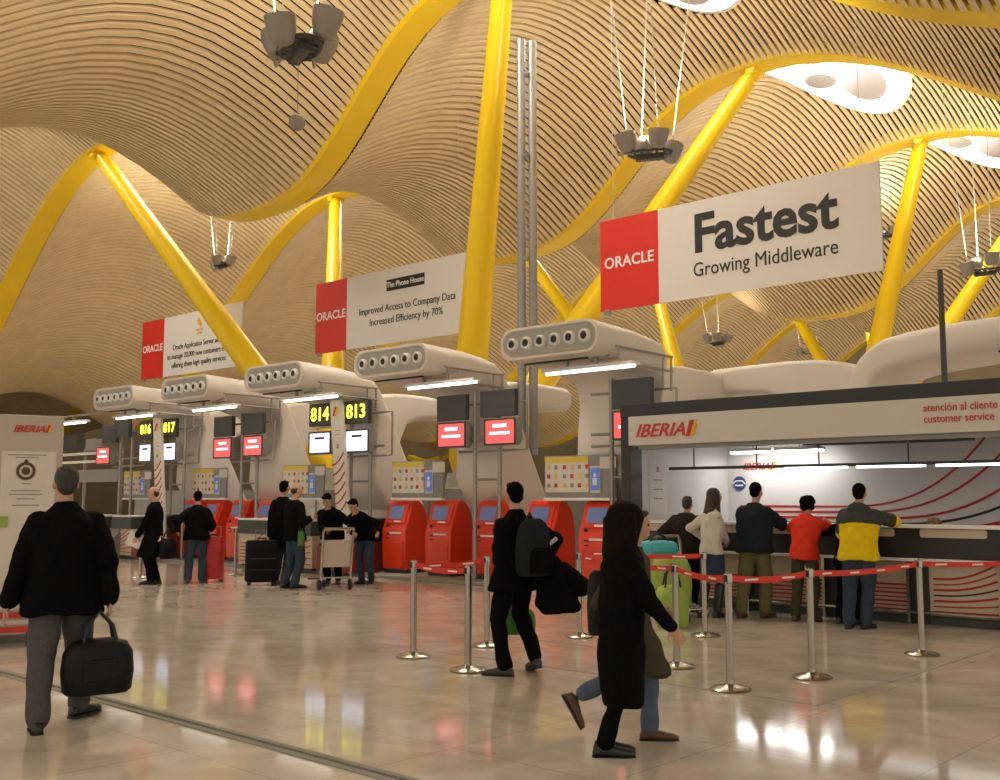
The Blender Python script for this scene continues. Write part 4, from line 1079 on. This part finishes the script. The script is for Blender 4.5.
A((-5.35, 14.5), 'clerk sitting behind the counter, only light brown hair showing', 1.62, face=180, pz=.52, feet=[(.1, -.42, 180, 0), (-.1, -.42, 180, 0)], hands=[(.2, -.35, .95), (-.2, -.35, .95)], top='blazer', coat='navy', leg='navy', hem=.62, hair='curly', hairm='hairginger')
# far travellers on the other side
A((-17.8, 10.01), 'bald person in long black coat standing sideways with papers and a case', 1.76, face=78, hface=82, hem=.50, leg='blackcloth', hair='bald', hairm='hairgrey', skin='skin2', hands=[(-.30, -.10, .84), (.10, -.14, .80)], bulk=1.05, vox=.016, feet=[(-.08, -.08, 85, 0), (.02, .1, 80, 0)])
A((-17.42, 10.66), 'dark-haired person in black jacket and jeans next to the red suitcase', 1.68, face=-8, lean=4, top='jacket', hem=.82, bulk=1.15, hands=[(-.34, .1, .98), (.26, .22, .98)], vox=.016, feet=[(-.14, -.02, 6, 0), (.13, .05, -12, 0)])
A((-16.08, 11.62), 'dark-haired person in black coat behind the large black suitcase', 1.86, face=-30, top='coat', hem=.62, bulk=1.1, leg='jeans', vox=.016, hands=[(-.22, .1, .86), (.22, .2, .9)])
A((-15.2, 11.23), 'bald person in black jacket and jeans reading a sheet of paper', 1.80, face=-60, hface=-70, hpitch=14, top='jacket', hem=.80, bulk=1.12, hair='bald', hairm='hairgrey', skin='skin2', hands=[(.24, .12, 1.22), (.27, -.08, 1.2)], vox=.016, feet=[(-.10, .06, -50, 0), (.08, -.06, -70, 0)])
A((-15.35, 12.2), 'person in black jacket stooping over the trolley handle', 1.74, face=165, lean=36, pelvis=(0, .12), hface=150, hpitch=34, top='jacket', hem=.82, bulk=1.05, leg='blackcloth', hands=[(.30, -.36, 1.0), (-.12, -.42, 1.0)], vox=.016, curl=(1.1, 1.1))
A((-14.92, 12.62), 'person in dark jacket bending forward beside the trolley, head down', 1.68, face=150, lean=42, pelvis=(0, .1), hface=130, hpitch=34, top='jacket', hem=.82, leg='jeans', hands=[(.22, -.4, .95), (-.2, -.36, .92)], vox=.016, curl=(1., 1.))
flush()

# things people carry
duffel('holdall', 'black leather bag in the hand of the walking man in a blazer', 'bag', (-7.08, 3.59, .22), (.47, .22, .37), 'leather', 12)
t = local_at('backpack', 'dark grey backpack on the back of the man with a coat over his arm', 'backpack', (-6.10, 7.08, .88), 40)
MB().loft([[V((p[0], p[1] - .0, z)) for p in rrect(.32 * s, .22 * s, .09 * s)] for z, s in ((0, .82), (.04, .98), (.2, 1.04), (.36, .95), (.46, .72), (.5, .4))]).build('body', 'packgrey', t, smooth=50)
MB().loft([[V((p[0], -.10 + p[1], z)) for p in rrect(.24 * s, .10 * s, .04 * s)] for z, s in ((.03, .85), (.06, 1.), (.2, 1.), (.25, .7))]).build('front_pocket', 'blackcloth', t, smooth=50)
for s in (-.09, .09): MB().tube([(s, .08, .47), (s, .16, .52), (s, .24, .46), (s * 1.2, .22, .2), (s * 1.3, .1, .06)], .016).build('strap', 'blackcloth', t, smooth=50)
MB().tube([(-.04, .06, .48), (0, .05, .55), (.04, .06, .48)], .012).build('top_loop', 'black', t)
MB().box((.15, -.09, .30), (.10, .02, .03), Matrix.Rotation(-.5, 3, 'Y')).build('reflective_tab', 'duct', t)
# coat hanging over the arm
t = local_at('draped_coat', 'black coat hung over the arm of the man with the backpack', 'coat', (-6.12, 7.24, 0), 0)
m = MB(); m.loft([[V((.02 + cx + p[0], p[1], z)) for p in rrect(w, d, d * .45)] for z, cx, w, d in ((1.05, .0, .12, .12), (1.0, .02, .2, .16), (.88, .05, .26, .17), (.75, .09, .32, .16), (.62, .10, .36, .15), (.55, .13, .30, .12))])
m.capsule((.18, 0, .92), (.34, -.02, .78), .06, .07); m.capsule((.14, 0, .7), (.27, .02, .60), .06, .06)
solid(m, 'cloth', 'blackcloth', t, .014, 3, .06)
t = duffel('carrier_bag', 'green plastic bag behind the legs of the backpack man', 'bag', (-6.62, 7.45, .30), (.34, .14, .24), 'limeplastic', 10)
t = duffel('shoulder_bag', 'black shoulder bag on the coat of the grey brown walker', 'bag', (-4.30, 5.66, .66), (.16, .12, .42), 'leather', 0, False)
t = local_at('paper_sheet', 'white folded papers in the hand of the bald man in long coat', 'papers', (-17.92, 9.72, .66), -20)
MB().loft([[V((x, .006 * math.sin(9 * x) + e, z)) for z, e in ((0, 0), (.26, .02), (.26, .028), (0, .008))] for x in (-.2, -.1, 0, .1, .2)]).build('sheet', 'paper', t); t.rotation_euler.y = .35
duffel('briefcase', 'black soft case beside the bald man in long coat', 'bag', (-17.62, 10.2, .46), (.44, .16, .36), 'suitblack', 60)
t = local_at('paper_sheet', 'small white paper held up by the bald man in jeans', 'papers', (-14.98, 11.36, 1.20), -40)
MB().loft([[V((x, .004 * math.sin(9 * x) + e, z)) for z, e in ((0, 0), (.15, .05), (.15, .056), (0, .006))] for x in (-.1, 0, .1)]).build('sheet', 'paper', t)
duffel('carrier_bag', 'small green bag on the arm of the bald man in jeans', 'bag', (-14.96, 11.2, .74), (.12, .1, .26), 'limeplastic', 0)
flush()

# ---------------------------------------------------------------- light, view
def light(name, kind, loc, energy, col=(1, .86, .62), size=.5, rot=(0, 0, 0), spot=None, blend=.6, size_y=None):
    l = bpy.data.lights.new(name, kind); l.energy = energy; l.color = col
    if kind == 'AREA':
        l.size = size
        if size_y: l.shape = 'RECTANGLE'; l.size_y = size_y
    elif kind == 'SPOT': l.spot_size = spot or 2.4; l.spot_blend = blend; l.shadow_soft_size = size
    else: l.shadow_soft_size = size
    o = bpy.data.objects.new(name, l); COL.objects.link(o); o.location = loc; o.rotation_euler = rot
    return o
WARM = (1, .89, .70)
for (p, s), e in zip(CL, (2300, 2300, 1500, 400, 2100, 800, 500)): light('uplight', 'SPOT', (p.x, p.y, p.z + .3), e, WARM, .3, (PI, 0, 0), 2.7, .8)
w = bpy.data.worlds.new('hall'); SC.world = w; w.use_nodes = True
bg = w.node_tree.nodes['Background']; bg.inputs[0].default_value = (1, .89, .73, 1); bg.inputs[1].default_value = .98

cam = bpy.data.cameras.new('camera'); co = bpy.data.objects.new('camera', cam); COL.objects.link(co)
cam.sensor_width = 36; cam.lens = 36 * 1050 / 1000; cam.clip_end = 400
co.location = (0, 0, 1.56); co.rotation_euler = (PI / 2 + math.radians(5.8726), 0, math.radians(42.5476))
SC.camera = co
SC.view_settings.view_transform = 'Standard'; SC.view_settings.look = 'None'; SC.view_settings.gamma = 1; SC.view_settings.use_curve_mapping = False
SC.view_settings.exposure = -.22
SC.cycles.max_bounces = 6; SC.cycles.diffuse_bounces = 3; SC.cycles.glossy_bounces = 3; SC.cycles.sample_clamp_indirect = 6
